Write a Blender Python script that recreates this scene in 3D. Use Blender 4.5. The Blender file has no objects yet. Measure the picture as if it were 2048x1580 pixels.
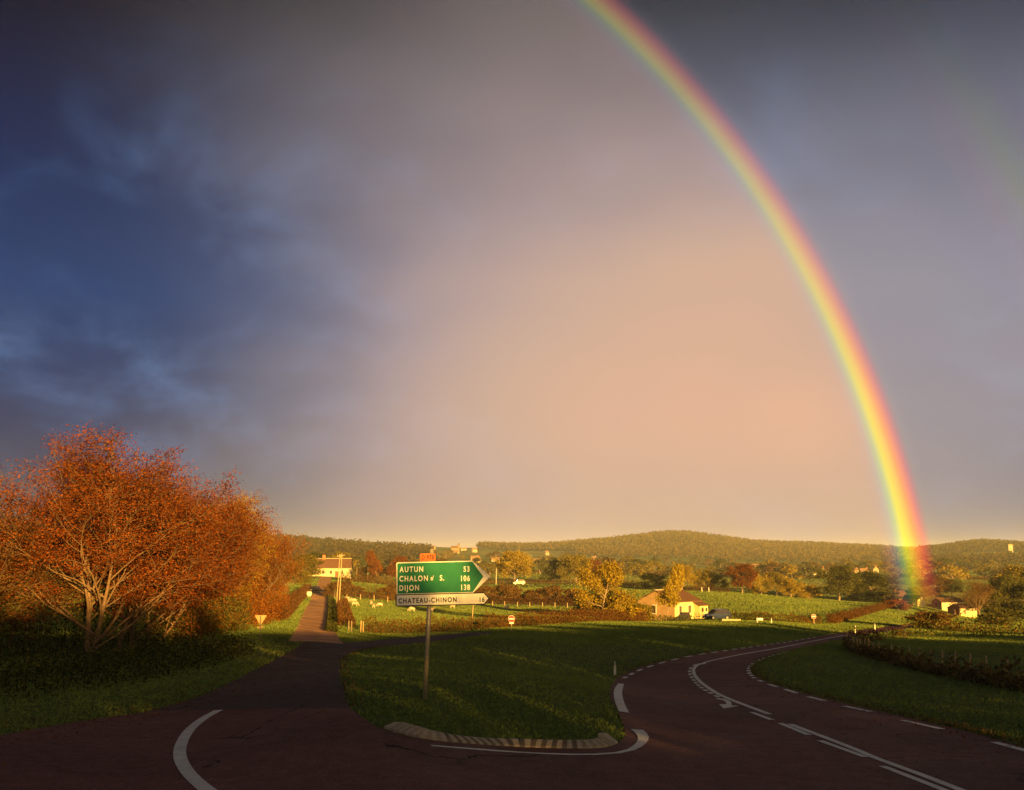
import bpy, math, random
import numpy as np
from mathutils import Vector, Matrix, geometry

R = math.radians
rng = np.random.default_rng(7)
random.seed(7)
S = bpy.context.scene
COL = S.collection

# ------------------------------------------------------------------ camera, sun, sky, exposure
F = 2230.0                      # focal length in photo pixels (2048 wide), fitted to the 42 degree bow
CX, CY = 1024.0, 790.0
CAMZ = 3.0
PITCH = math.atan(320.0 / F)    # eye level lies at photo row 1110
EXPO = 2.0
cam_d = bpy.data.cameras.new('camera'); cam = bpy.data.objects.new('camera', cam_d); COL.objects.link(cam)
cam.location = (0, 0, CAMZ); cam.rotation_euler = (math.pi / 2 + PITCH, 0, 0)
cam_d.sensor_width = 36.0; cam_d.lens = 36.0 * F / 2048.0
cam_d.clip_start = 0.1; cam_d.clip_end = 40000
S.camera = cam
S.render.resolution_x, S.render.resolution_y = 1024, 790
S.view_settings.view_transform = 'Standard'; S.view_settings.look = 'None'
S.view_settings.exposure = EXPO; S.view_settings.gamma = 1
S.render.engine = 'CYCLES'
S.cycles.max_bounces = 6; S.cycles.diffuse_bounces = 3; S.cycles.glossy_bounces = 2
S.cycles.transparent_max_bounces = 8; S.cycles.volume_bounces = 0
S.cycles.use_denoising = True
S.cycles.sample_clamp_indirect = 4.0


def ray(u, v):
    """direction of a photo pixel, scaled so that its forward (Y) part is 1: (X/Y, Z/Y)"""
    x, y = (u - CX) / F, (CY - v) / F
    c, s = math.cos(PITCH), math.sin(PITCH)
    Y = c - y * s; Z = s + y * c
    return x / Y, Z / Y


def rdir(u, v):
    a, b = ray(u, v)
    return Vector((a, 1, b)).normalized()


def proj(x, y, z):
    c, s = math.cos(PITCH), math.sin(PITCH)
    z = z - CAMZ
    d = y * c + z * s; up = -y * s + z * c
    return CX + F * x / d, CY - F * up / d


ANTI = rdir(100, 1350)          # point opposite the sun: centre of the bow
SUN = -ANTI                     # towards the sun
SUN_EL = math.asin(SUN.z)
sun_d = bpy.data.lights.new('sun', 'SUN'); sun = bpy.data.objects.new('sun', sun_d); COL.objects.link(sun)
sun_d.energy = 5.0; sun_d.angle = R(0.55); sun_d.color = (1.0, 0.54, 0.105)
sun.rotation_euler = ANTI.to_track_quat('-Z', 'Y').to_euler()
sun.location = SUN * 60
SH = Vector((ANTI.x, ANTI.y)).normalized()      # horizontal run of the shadows

W = bpy.data.worlds.new('World'); S.world = W; W.use_nodes = True
nt = W.node_tree; nt.nodes.clear()


def N(tree, kind, **kw):
    n = tree.nodes.new(kind)
    for k, v in kw.items():
        if k.startswith('i_'):
            key = k[2:]
            n.inputs[int(key) if key.isdigit() else key].default_value = v
        else:
            setattr(n, k, v)
    return n


def M_(tree, op, a, b=None, clamp=False):
    n = tree.nodes.new('ShaderNodeMath'); n.operation = op; n.use_clamp = clamp
    for i, q in enumerate((a, b)):
        if q is None: continue
        if isinstance(q, (int, float)): n.inputs[i].default_value = q
        else: tree.links.new(q, n.inputs[i])
    return n.outputs[0]


def ramp(tree, fac, stops, interp='LINEAR'):
    n = tree.nodes.new('ShaderNodeValToRGB'); cr = n.color_ramp; cr.interpolation = interp
    while len(cr.elements) < len(stops): cr.elements.new(0.5)
    for e, (p, c) in zip(cr.elements, stops):
        e.position = p; e.color = (*c, 1) if len(c) == 3 else c
    tree.links.new(fac, n.inputs[0])
    return n.outputs[0]


def mixc(tree, fac, a, b, mode='MIX'):
    n = tree.nodes.new('ShaderNodeMix'); n.data_type = 'RGBA'; n.blend_type = mode
    for i, q in ((0, fac), (6, a), (7, b)):
        if isinstance(q, (int, float)): n.inputs[i].default_value = q
        elif isinstance(q, tuple): n.inputs[i].default_value = (*q, 1)
        else: tree.links.new(q, n.inputs[i])
    return n.outputs[2]


def dotn(tree, vec, v):
    n = tree.nodes.new('ShaderNodeVectorMath'); n.operation = 'DOT_PRODUCT'
    tree.links.new(vec, n.inputs[0]); n.inputs[1].default_value = tuple(v)
    return n.outputs['Value']


def smooth(tree, x, lo, hi):
    n = tree.nodes.new('ShaderNodeMapRange'); n.interpolation_type = 'SMOOTHSTEP'
    tree.links.new(x, n.inputs[0]); n.inputs[1].default_value = lo; n.inputs[2].default_value = hi
    return n.outputs[0]


tc = nt.nodes.new('ShaderNodeTexCoord'); D = tc.outputs['Generated']
sep = nt.nodes.new('ShaderNodeSeparateXYZ'); nt.links.new(D, sep.inputs[0])
glow_dot = dotn(nt, D, rdir(1720, 1000))
glow = M_(nt, 'POWER', math.e, M_(nt, 'MULTIPLY', M_(nt, 'SUBTRACT', glow_dot, 1.0), 6.8))
bow_dot = dotn(nt, D, ANTI)
inside = smooth(nt, bow_dot, math.cos(R(43.4)), math.cos(R(40.8)))
mp = nt.nodes.new('ShaderNodeMapping'); nt.links.new(D, mp.inputs[0])
mp.inputs['Scale'].default_value = (2.6, 2.6, 4.2); mp.inputs['Location'].default_value = (0.35, 0.1, 0.62)
nz = N(nt, 'ShaderNodeTexNoise', i_Scale=2.3, i_Detail=9.0, i_Roughness=0.60, i_Distortion=0.25); nt.links.new(mp.outputs[0], nz.inputs['Vector'])
mp2 = nt.nodes.new('ShaderNodeMapping'); nt.links.new(D, mp2.inputs[0])
mp2.inputs['Scale'].default_value = (1.0, 1.0, 2.0); mp2.inputs['Location'].default_value = (1.3, 0.7, 0.2)
nz2 = N(nt, 'ShaderNodeTexNoise', i_Scale=1.7, i_Detail=3.0, i_Roughness=0.5); nt.links.new(mp2.outputs[0], nz2.inputs['Vector'])
base = ramp(nt, sep.outputs['Z'], [(0.0, (.0, .030, .08)), (0.10, (.0, .030, .115)), (0.22, (.0, .042, .160)),
                                   (0.34, (.0, .016, .078)), (0.45, (.000, .001, .012)), (1.0, (.000, .002, .016))])
wisp = M_(nt, 'MULTIPLY', smooth(nt, nz.outputs['Fac'], .46, .76), smooth(nt, sep.outputs['Z'], .52, .12))
storm = mixc(nt, wisp, base, (.07, .155, .34))
big = smooth(nt, nz2.outputs['Fac'], .28, .72)
gfac = M_(nt, 'MULTIPLY', glow, M_(nt, 'ADD', M_(nt, 'MULTIPLY', big, .30), .58))
outside_f = M_(nt, 'SUBTRACT', .66, M_(nt, 'MULTIPLY', smooth(nt, sep.outputs['Z'], .34, .50), .34))
bank = M_(nt, 'ADD', sep.outputs['X'], M_(nt, 'MULTIPLY', M_(nt, 'SUBTRACT', nz2.outputs['Fac'], .5), .30))
gfac = M_(nt, 'MULTIPLY', gfac, smooth(nt, bank, -.42, -.02))                                     # edge of the rain shaft against the dark cloud bank
gfac = M_(nt, 'MULTIPLY', gfac, M_(nt, 'SUBTRACT', 1.0, M_(nt, 'MULTIPLY', smooth(nt, sep.outputs['Z'], .22, .60), .55)))
gfac = M_(nt, 'MULTIPLY', gfac, M_(nt, 'ADD', .80, M_(nt, 'MULTIPLY', smooth(nt, sep.outputs['Z'], .0, .13), .20)))
gfac = M_(nt, 'MULTIPLY', gfac, M_(nt, 'ADD', outside_f, M_(nt, 'MULTIPLY', inside, M_(nt, 'SUBTRACT', 1.0, outside_f))))
gcol = ramp(nt, gfac, [(0.0, (.40, .44, .52)), (0.15, (.82, .70, .68)), (0.35, (1.0, .74, .66)), (0.6, (1.0, .67, .50)), (0.85, (1.0, .54, .35)), (1.0, (1.0, .48, .29))])
gadd = mixc(nt, 1.0, gcol, gfac, 'MULTIPLY')
gadd = mixc(nt, 1.0, gadd, mixc(nt, inside, (.74, .90, 1.08), (1.0, 1.0, 1.0)), 'MULTIPLY')
storm = mixc(nt, M_(nt, 'MULTIPLY', gfac, 1.5, True), storm, (0.0, 0.0, 0.0))
storm = mixc(nt, 1.0, storm, gadd, 'ADD')
storm = mixc(nt, 1.0, storm, tuple([2 ** -EXPO] * 3), 'MULTIPLY')
sky = nt.nodes.new('ShaderNodeTexSky'); sky.sky_type = 'NISHITA'; sky.sun_disc = False
sky.sun_elevation = SUN_EL; sky.sun_rotation = math.atan2(SUN.x, SUN.y)
sky.air_density = 1.3; sky.dust_density = 2.5
clear = mixc(nt, 1.0, sky.outputs[0], (.031, .031, .031), 'MULTIPLY')
front = smooth(nt, dotn(nt, D, Vector((SH.x, SH.y, 0.35)).normalized()), -0.35, 0.25)
col = mixc(nt, front, clear, storm)
bg = nt.nodes.new('ShaderNodeBackground'); nt.links.new(col, bg.inputs[0]); bg.inputs[1].default_value = 1.0
wo = nt.nodes.new('ShaderNodeOutputWorld'); nt.links.new(bg.outputs[0], wo.inputs[0])

# ------------------------------------------------------------------ terrain
SLOPE = .043
CTRL = [  # photo column, photo row, distance ahead in metres
    (1385, 1350, 61), (1245, 1362, 58), (1500, 1345, 62), (1600, 1292, 100), (1700, 1268, 130), (1790, 1255, 160), (1850, 1245, 195), (1892, 1240, 235),
    (1000, 1262, 112), (1120, 1257, 118), (1230, 1252, 126), (1400, 1248, 142), (1550, 1250, 142), (1640, 1253, 150),
    (850, 1397, 28), (930, 1372, 32), (1080, 1390, 31), (900, 1330, 45), (1000, 1290, 76), (1150, 1300, 78), (1330, 1275, 95), (1480, 1270, 112),
    (690, 1335, 48), (640, 1283, 84), (635, 1250, 125), (642, 1210, 190), (648, 1176, 300), (655, 1153, 390), (560, 1240, 130),
    (900, 1276, 100), (760, 1284, 92), (400, 1290, 75), (180, 1316, 60), (0, 1340, 50), (0, 1262, 100), (200, 1235, 140),
    (760, 1266, 122), (800, 1244, 152), (760, 1215, 215), (760, 1203, 252), (1000, 1213, 255), (1000, 1240, 165), (1180, 1219, 250), (1180, 1240, 150),
    (1000, 1182, 330), (1180, 1180, 340), (780, 1175, 340), (1020, 1168, 402), (780, 1160, 450), (450, 1165, 350),
    (900, 1150, 620), (900, 1130, 950), (900, 1114, 1300), (900, 1099, 1650), (700, 1140, 700), (600, 1128, 900), (600, 1105, 1200), (560, 1086, 1450),
    (720, 1096, 1500), (300, 1086, 1450), (0, 1095, 1450), (300, 1150, 500), (1180, 1150, 620), (1180, 1128, 1000), (1180, 1112, 1600), (1100, 1097, 2300), (1000, 1099, 2200),
    (1340, 1241, 188), (1460, 1240, 170), (1550, 1243, 158), (1450, 1186, 330), (1500, 1212, 235), (1620, 1199, 330), (1740, 1205, 330), (1700, 1228, 215), (1800, 1212, 290), (1640, 1240, 180),
    (1400, 1160, 560), (1400, 1140, 900), (1400, 1122, 1500), (1340, 1072, 2300), (1270, 1080, 2300), (1420, 1079, 2300), (1200, 1090, 2200), (1500, 1090, 2300), (1600, 1094, 2300), (1760, 1101, 2300),
    (1600, 1152, 700), (1650, 1145, 800), (1750, 1146, 800), (1650, 1128, 1500),
    (1900, 1302, 88), (1900, 1284, 112), (2040, 1300, 92), (2040, 1278, 120), (1700, 1380, 44), (1850, 1345, 60), (2040, 1400, 40), (1980, 1262, 160), (1750, 1290, 105),
    (1925, 1229, 340), (1962, 1239, 300), (2030, 1240, 290), (1830, 1211, 335), (1900, 1188, 470), (1900, 1162, 620), (2030, 1190, 520), (1900, 1138, 950), (1960, 1128, 1250), (1950, 1092, 2200), (2040, 1096, 2200), (1860, 1106, 2300),
    (0, 1110, 6000), (700, 1112, 6000), (1400, 1106, 6500), (2040, 1110, 6000), (-400, 1090, 1500), (-400, 1170, 300), (2450, 1100, 2200), (2450, 1220, 250), (2450, 1300, 100), (-400, 1320, 60),
]
pts = []
for u, v, Y in CTRL:
    a, b = ray(u, v); pts.append((a, math.log(Y), b))
for a in (-.8, -.5, -.25, 0, .25, .5, .8):
    for Y in (12, 18, 23):
        pts.append((a, math.log(Y), (-SLOPE * Y - CAMZ) / Y))
pts = np.array(pts)
AS = 4.0


def _k(r2): return np.where(r2 > 1e-12, .5 * r2 * np.log(np.maximum(r2, 1e-12)), 0.0)


XY = np.c_[pts[:, 0] * AS, pts[:, 1]]
n_ = len(XY)
K = _k(((XY[:, None] - XY[None]) ** 2).sum(-1)) + np.eye(n_) * 3e-4
Pm = np.c_[np.ones(n_), XY]
Amat = np.block([[K, Pm], [Pm.T, np.zeros((3, 3))]])
SOL = np.linalg.solve(Amat, np.r_[pts[:, 2], 0, 0, 0])


def sstep(x, lo, hi):
    t = np.clip((x - lo) / (hi - lo), 0, 1); return t * t * (3 - 2 * t)


def hfun(x, y):
    x = np.asarray(x, float); y = np.asarray(y, float)
    shp = np.broadcast(x, y).shape
    x = np.broadcast_to(x, shp).ravel(); y = np.broadcast_to(y, shp).ravel()
    r = np.hypot(x, y); az = np.arctan2(x, y)
    azc = np.clip(az, -.62, .62)
    yy = np.clip(r * np.cos(azc), 13, 6400); a = np.tan(azc)
    out = np.empty(len(x))
    for i in range(0, len(x), 20000):
        q = np.c_[a[i:i + 20000] * AS, np.log(yy[i:i + 20000])]
        kk = _k(((q[:, None] - XY[None]) ** 2).sum(-1))
        out[i:i + 20000] = kk @ SOL[:n_] + SOL[n_] + q @ SOL[n_ + 1:]
    zf = CAMZ + out * yy
    zb = 1.35 + 0 * r
    w = sstep(np.abs(az), .75, 1.5)
    z = zf * (1 - w) + zb * w
    wn = sstep(r, 5, 14)
    z = 1.35 * (1 - wn) + z * wn
    return z.reshape(shp)


def hz(x, y): return float(hfun(np.array([x]), np.array([y]))[0])


def GD(u, Y):
    """ground point at photo column u and distance Y"""
    x = (u - CX) / F * Y
    for _ in range(4):
        z = hz(x, Y); uu, vv = proj(x, Y, z); x += (u - uu) / F * Y
    return Vector((x, Y, hz(x, Y)))


RY = np.geomspace(12, 1500, 900)


def GP(u, v):
    """where the sight line of a photo pixel first meets the ground"""
    a, b = ray(u, v)
    z = hfun(a * RY, RY); d = CAMZ + b * RY - z
    i = np.argmax(d < 0)
    if d[i] >= 0: return Vector((a * RY[-1], RY[-1], z[-1]))
    if i == 0:
        Y = RY[0]
    else:
        t = d[i - 1] / (d[i - 1] - d[i]); Y = RY[i - 1] + t * (RY[i] - RY[i - 1])
    return Vector((a * Y, Y, hz(a * Y, Y)))


# ------------------------------------------------------------------ materials
def mat(name, color, rough=.8, var=.25, scale=8.0, bump=0.0, spec=.3, metal=0.0, detail=5.0, dark=None, coords='Object'):
    m = bpy.data.materials.new(name); m.use_nodes = True; t = m.node_tree
    b = t.nodes['Principled BSDF']
    b.inputs['Roughness'].default_value = rough; b.inputs['Metallic'].default_value = metal
    b.inputs['Specular IOR Level'].default_value = spec
    c = t.nodes.new('ShaderNodeTexCoord')
    nzn = N(t, 'ShaderNodeTexNoise', i_Scale=scale, i_Detail=detail, i_Roughness=.6); t.links.new(c.outputs[coords], nzn.inputs['Vector'])
    dk = dark or tuple(q * (1 - var) for q in color); lt = tuple(min(1, q * (1 + var)) for q in color)
    t.links.new(ramp(t, nzn.outputs['Fac'], [(.3, dk), (.7, lt)]), b.inputs['Base Color'])
    if bump:
        bp = N(t, 'ShaderNodeBump', i_Strength=bump, i_Distance=.02); t.links.new(nzn.outputs['Fac'], bp.inputs['Height']); t.links.new(bp.outputs[0], b.inputs['Normal'])
    return m


def leaf_mat(name, c0, c1, c2, trans=.35):
    m = bpy.data.materials.new(name); m.use_nodes = True; t = m.node_tree; t.nodes.clear()
    at = N(t, 'ShaderNodeAttribute', attribute_name='tint')
    oi = t.nodes.new('ShaderNodeObjectInfo')
    f = M_(t, 'ADD', at.outputs['Fac'], M_(t, 'MULTIPLY', M_(t, 'SUBTRACT', oi.outputs['Random'], .5), .3), True)
    c = ramp(t, f, [(.05, c0), (.5, c1), (.95, c2)])
    d = t.nodes.new('ShaderNodeBsdfDiffuse'); tr = t.nodes.new('ShaderNodeBsdfTranslucent')
    t.links.new(c, d.inputs[0]); t.links.new(c, tr.inputs[0])
    mx = N(t, 'ShaderNodeMixShader', i_0=trans); t.links.new(d.outputs[0], mx.inputs[1]); t.links.new(tr.outputs[0], mx.inputs[2])
    o = t.nodes.new('ShaderNodeOutputMaterial'); t.links.new(mx.outputs[0], o.inputs[0])
    return m


MT = {}
MT['leaf_red'] = leaf_mat('leaf_red', (.032, .010, .005), (.125, .033, .008), (.24, .075, .014))
MT['leaf_orange'] = leaf_mat('leaf_orange', (.06, .021, .006), (.165, .056, .011), (.27, .11, .018))
MT['leaf_gold'] = leaf_mat('leaf_gold', (.13, .086, .012), (.29, .205, .022), (.42, .33, .04))
MT['leaf_olive'] = leaf_mat('leaf_olive', (.060, .055, .012), (.16, .13, .02), (.26, .20, .03))
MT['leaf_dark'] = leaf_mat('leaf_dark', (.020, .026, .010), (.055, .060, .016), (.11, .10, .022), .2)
MT['leaf_brown'] = leaf_mat('leaf_brown', (.038, .021, .009), (.095, .052, .018), (.16, .092, .026), .2)
MT['hedge_brown'] = leaf_mat('hedge_brown', (.030, .015, .007), (.075, .036, .013), (.13, .066, .020), .15)
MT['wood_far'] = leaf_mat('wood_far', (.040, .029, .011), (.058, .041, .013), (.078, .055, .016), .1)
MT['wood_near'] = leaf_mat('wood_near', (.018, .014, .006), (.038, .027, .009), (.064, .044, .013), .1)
MT['grass'] = leaf_mat('grass', (.092, .138, .040), (.158, .212, .052), (.225, .255, .065), .35)
MT['dry_grass'] = leaf_mat('dry_grass', (.05, .038, .016), (.11, .08, .032), (.18, .13, .05), .3)
MT['bark'] = mat('bark', (.20, .15, .11), .9, .45, 14, .5)
MT['bark_pale'] = mat('bark_pale', (.125, .078, .046), .85, .4, 10, .4)
MT['asphalt'] = mat('asphalt', (.15, .055, .046), .82, .22, 1.3, .15, .25, coords='Object')
MT['asphalt_old'] = mat('asphalt_old', (.062, .050, .046), .85, .28, .9, .15, .25)
MT['lane'] = mat('lane', (.50, .25, .105), .9, .45, .5, 1.0)
def road_mat(name, c, c2):
    m = bpy.data.materials.new(name); m.use_nodes = True; t = m.node_tree; b = t.nodes['Principled BSDF']
    b.inputs['Specular IOR Level'].default_value = .12
    co = t.nodes.new('ShaderNodeTexCoord').outputs['Object']
    def noise(sc, det=4.0, ro=.6):
        n = N(t, 'ShaderNodeTexNoise', i_Scale=sc, i_Detail=det, i_Roughness=ro); t.links.new(co, n.inputs['Vector']); return n.outputs['Fac']
    patch = mixc(t, smooth(t, noise(.16, 3.0), .42, .6), c, c2)
    grain = N(t, 'ShaderNodeTexVoronoi', i_Scale=55.0); t.links.new(co, grain.inputs['Vector'])
    gs = t.nodes.new('ShaderNodeSeparateColor'); t.links.new(grain.outputs['Color'], gs.inputs[0])
    cc = mixc(t, 1.0, patch, ramp(t, gs.outputs[0], [(0, (.55, .55, .55)), (.8, (1.1, 1.1, 1.1)), (.93, (1.2, 1.2, 1.2)), (1, (2.3, 2.2, 2.1))]), 'MULTIPLY')
    cc = mixc(t, 1.0, cc, ramp(t, noise(2.6, 5.0, .7), [(.3, (.72, .72, .72)), (.7, (1.22, 1.22, 1.22))]), 'MULTIPLY')
    cr = N(t, 'ShaderNodeTexVoronoi', i_Scale=.22, feature='DISTANCE_TO_EDGE'); wv = t.nodes.new('ShaderNodeVectorMath'); wv.operation = 'ADD'
    nv = N(t, 'ShaderNodeTexNoise', i_Scale=.9, i_Detail=4.0); t.links.new(co, nv.inputs['Vector']); t.links.new(co, wv.inputs[0]); t.links.new(nv.outputs['Color'], wv.inputs[1]); t.links.new(wv.outputs[0], cr.inputs['Vector'])
    cc = mixc(t, M_(t, 'MULTIPLY', smooth(t, cr.outputs['Distance'], .010, .002), smooth(t, noise(.3), .5, .6)), cc, (.012, .010, .009))
    t.links.new(cc, b.inputs['Base Color'])
    t.links.new(ramp(t, noise(.5, 3.0), [(.3, (.80,) * 3), (.7, (.97,) * 3)]), b.inputs['Roughness'])
    bp = N(t, 'ShaderNodeBump', i_Strength=.5, i_Distance=.012); t.links.new(gs.outputs[0], bp.inputs['Height']); t.links.new(bp.outputs[0], b.inputs['Normal'])
    return m


MT['asphalt'] = road_mat('asphalt_red', (.20, .088, .072), (.155, .073, .062))
MT['asphalt_old'] = road_mat('asphalt_grey', (.11, .075, .064), (.085, .062, .055))


def paint_mat():
    m = bpy.data.materials.new('road_paint'); m.use_nodes = True; t = m.node_tree; b = t.nodes['Principled BSDF']; b.inputs['Roughness'].default_value = .75
    co = t.nodes.new('ShaderNodeTexCoord').outputs['Object']
    n1 = N(t, 'ShaderNodeTexNoise', i_Scale=7.0, i_Detail=8.0, i_Roughness=.75); t.links.new(co, n1.inputs['Vector'])
    n2 = N(t, 'ShaderNodeTexNoise', i_Scale=.8, i_Detail=3.0); t.links.new(co, n2.inputs['Vector'])
    f = M_(t, 'ADD', n1.outputs['Fac'], M_(t, 'MULTIPLY', M_(t, 'SUBTRACT', n2.outputs['Fac'], .5), .5))
    t.links.new(ramp(t, f, [(.22, (.15, .10, .09)), (.33, (.50, .46, .43)), (.65, (.78, .74, .70))]), b.inputs['Base Color'])
    return m


MT['paint_plain'] = mat('paint', (.62, .60, .57), .7, .12, 9, .1, dark=(.42, .40, .38))
MT['paint'] = paint_mat()
MT['concrete'] = mat('concrete', (.42, .33, .235), .85, .2, 12, .2)
MT['concrete_mid'] = mat('concrete_mid', (.33, .25, .175), .9, .25, 18, .3)
MT['concrete_dark'] = mat('concrete_dark', (.19, .14, .10), .9, .3, 18, .3)
MT['stone_white'] = mat('stone_white', (.44, .35, .26), .8, .15, 10, .2)
MT['sign_green'] = mat('sign_green', (.004, .17, .078), .45, .08, 3)
MT['sign_white'] = mat('sign_white', (.86, .82, .74), .5, .05, 3)
MT['sign_ink'] = mat('sign_ink', (.015, .015, .02), .5, .1, 3)
MT['sign_orange'] = mat('sign_orange', (.55, .12, .02), .5, .06, 4)
MT['sign_red'] = mat('sign_red', (.42, .010, .014), .45, .08, 4)
MT['galv'] = mat('galv', (.42, .36, .26), .5, .2, 14, .1, .5, .4)
MT['galv_back'] = mat('galv_back', (.26, .17, .075), .6, .15, 8)
MT['galv_dark'] = mat('galv_dark', (.10, .09, .08), .6, .2, 14)
MT['plaster'] = mat('plaster', (.55, .44, .22), .9, .1, 2.5, .1)
MT['plaster_dim'] = mat('plaster_dim', (.34, .22, .11), .9, .18, 2.0, .15)  # cottage gable: its weaker sunlight is put into this darker colour
MT['plaster_white'] = mat('plaster_white', (.42, .36, .25), .9, .08, 1.5)
MT['roof'] = mat('roof', (.11, .055, .033), .85, .3, 3.5, .3)
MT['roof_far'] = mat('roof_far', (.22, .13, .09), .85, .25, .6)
MT['trim'] = mat('trim', (.46, .42, .34), .7, .06, 5)
MT['church_stone'] = mat('church_stone', (.17, .11, .065), .9, .2, .8)
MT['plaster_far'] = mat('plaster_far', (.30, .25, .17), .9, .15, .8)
MT['brick'] = mat('brick', (.42, .13, .055), .85, .2, 8)
MT['door_red'] = mat('door_red', (.20, .055, .03), .6, .2, 6)
MT['glass_dark'] = mat('glass_dark', (.035, .028, .024), .12, .2, 2, 0, .6)
MT['timber'] = mat('timber', (.33, .22, .12), .85, .35, 12, .3)
MT['timber_pale'] = mat('timber_pale', (.34, .26, .15), .85, .25, 9, .2)
MT['car_blue'] = mat('car_blue', (.030, .045, .11), .25, .05, 2, 0, .6, .3)
MT['car_dark'] = mat('car_dark', (.016, .014, .016), .25, .05, 2, 0, .6, .2)
MT['car_white'] = mat('car_white', (.40, .38, .34), .3, .04, 2, 0, .5)
MT['rubber'] = mat('rubber', (.018, .018, .018), .9, .2, 9)
MT['rim'] = mat('rim', (.40, .40, .42), .35, .1, 4, 0, .5, .8)
MT['lamp_glass'] = mat('lamp_glass', (.75, .74, .70), .1, .05, 2, 0, .8)
MT['fleece'] = mat('fleece', (.38, .31, .21), .95, .14, 5, .5)
MT['plastic_white'] = mat('plastic_white', (.50, .48, .42), .5, .05, 5)
MT['wrap_white'] = mat('wrap_white', (.50, .48, .44), .35, .05, 3)


def ground_material():
    m = bpy.data.materials.new('meadow_ground'); m.use_nodes = True; t = m.node_tree; b = t.nodes['Principled BSDF']
    b.inputs['Roughness'].default_value = .95; b.inputs['Specular IOR Level'].default_value = .1
    c = t.nodes.new('ShaderNodeTexCoord')
    vor = N(t, 'ShaderNodeTexVoronoi', i_Scale=.0065); t.links.new(c.outputs['Object'], vor.inputs['Vector'])
    sp = t.nodes.new('ShaderNodeSeparateColor'); t.links.new(vor.outputs['Color'], sp.inputs[0])
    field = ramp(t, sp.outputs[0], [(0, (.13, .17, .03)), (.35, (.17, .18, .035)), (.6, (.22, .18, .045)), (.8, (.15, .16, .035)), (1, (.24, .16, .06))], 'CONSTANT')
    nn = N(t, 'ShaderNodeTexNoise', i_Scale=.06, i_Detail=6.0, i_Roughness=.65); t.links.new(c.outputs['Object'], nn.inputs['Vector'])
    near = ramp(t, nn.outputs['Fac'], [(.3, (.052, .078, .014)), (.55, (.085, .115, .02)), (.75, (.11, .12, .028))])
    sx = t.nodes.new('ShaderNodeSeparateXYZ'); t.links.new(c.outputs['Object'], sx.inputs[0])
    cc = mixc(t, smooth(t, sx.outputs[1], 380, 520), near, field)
    n2 = N(t, 'ShaderNodeTexNoise', i_Scale=2.2, i_Detail=5.0, i_Roughness=.7); t.links.new(c.outputs['Object'], n2.inputs['Vector'])
    cc = mixc(t, .5, cc, ramp(t, n2.outputs['Fac'], [(.3, (.6, .6, .6)), (.7, (1.3, 1.25, 1.1))]), 'MULTIPLY')
    t.links.new(cc, b.inputs['Base Color'])
    bp = N(t, 'ShaderNodeBump', i_Strength=.6, i_Distance=.08); t.links.new(n2.outputs['Fac'], bp.inputs['Height']); t.links.new(bp.outputs[0], b.inputs['Normal'])
    return m


# ------------------------------------------------------------------ mesh helpers
def tag(o, label=None, cat=None, group=None, kind=None):
    if label: o['label'] = label
    if cat: o['category'] = cat
    if group: o['group'] = group
    if kind: o['kind'] = kind
    return o


def link(name, me, parent=None):
    o = bpy.data.objects.new(name, me); COL.objects.link(o)
    if parent is not None: o.parent = parent
    return o


def empty(name, loc=(0, 0, 0), rz=0.0):
    o = bpy.data.objects.new(name, None); COL.objects.link(o)
    o.location = loc; o.rotation_euler = (0, 0, rz); o.empty_display_size = .3
    return o


def np_mesh(name, V, faces, m=None, smooth_=False, tint=None):
    """V: Nx3; faces: list of integer arrays (M x k)"""
    me = bpy.data.meshes.new(name)
    V = np.asarray(V, np.float32)
    me.vertices.add(len(V)); me.vertices.foreach_set('co', V.ravel())
    li = np.concatenate([np.asarray(f).ravel() for f in faces]).astype(np.int32)
    tot = np.concatenate([np.full(len(f), np.asarray(f).shape[1]) for f in faces]).astype(np.int32)
    me.loops.add(len(li)); me.loops.foreach_set('vertex_index', li)
    me.polygons.add(len(tot)); st = np.zeros(len(tot), np.int32); st[1:] = np.cumsum(tot)[:-1]
    me.polygons.foreach_set('loop_start', st); me.polygons.foreach_set('loop_total', tot)
    me.polygons.foreach_set('use_smooth', np.full(len(tot), smooth_))
    if tint is not None:
        at = me.attributes.new('tint', 'FLOAT', 'POINT'); at.data.foreach_set('value', np.asarray(tint, np.float32))
    me.update(calc_edges=True); me.validate()
    if m is not None: me.materials.append(MT[m] if isinstance(m, str) else m)
    return me


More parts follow.
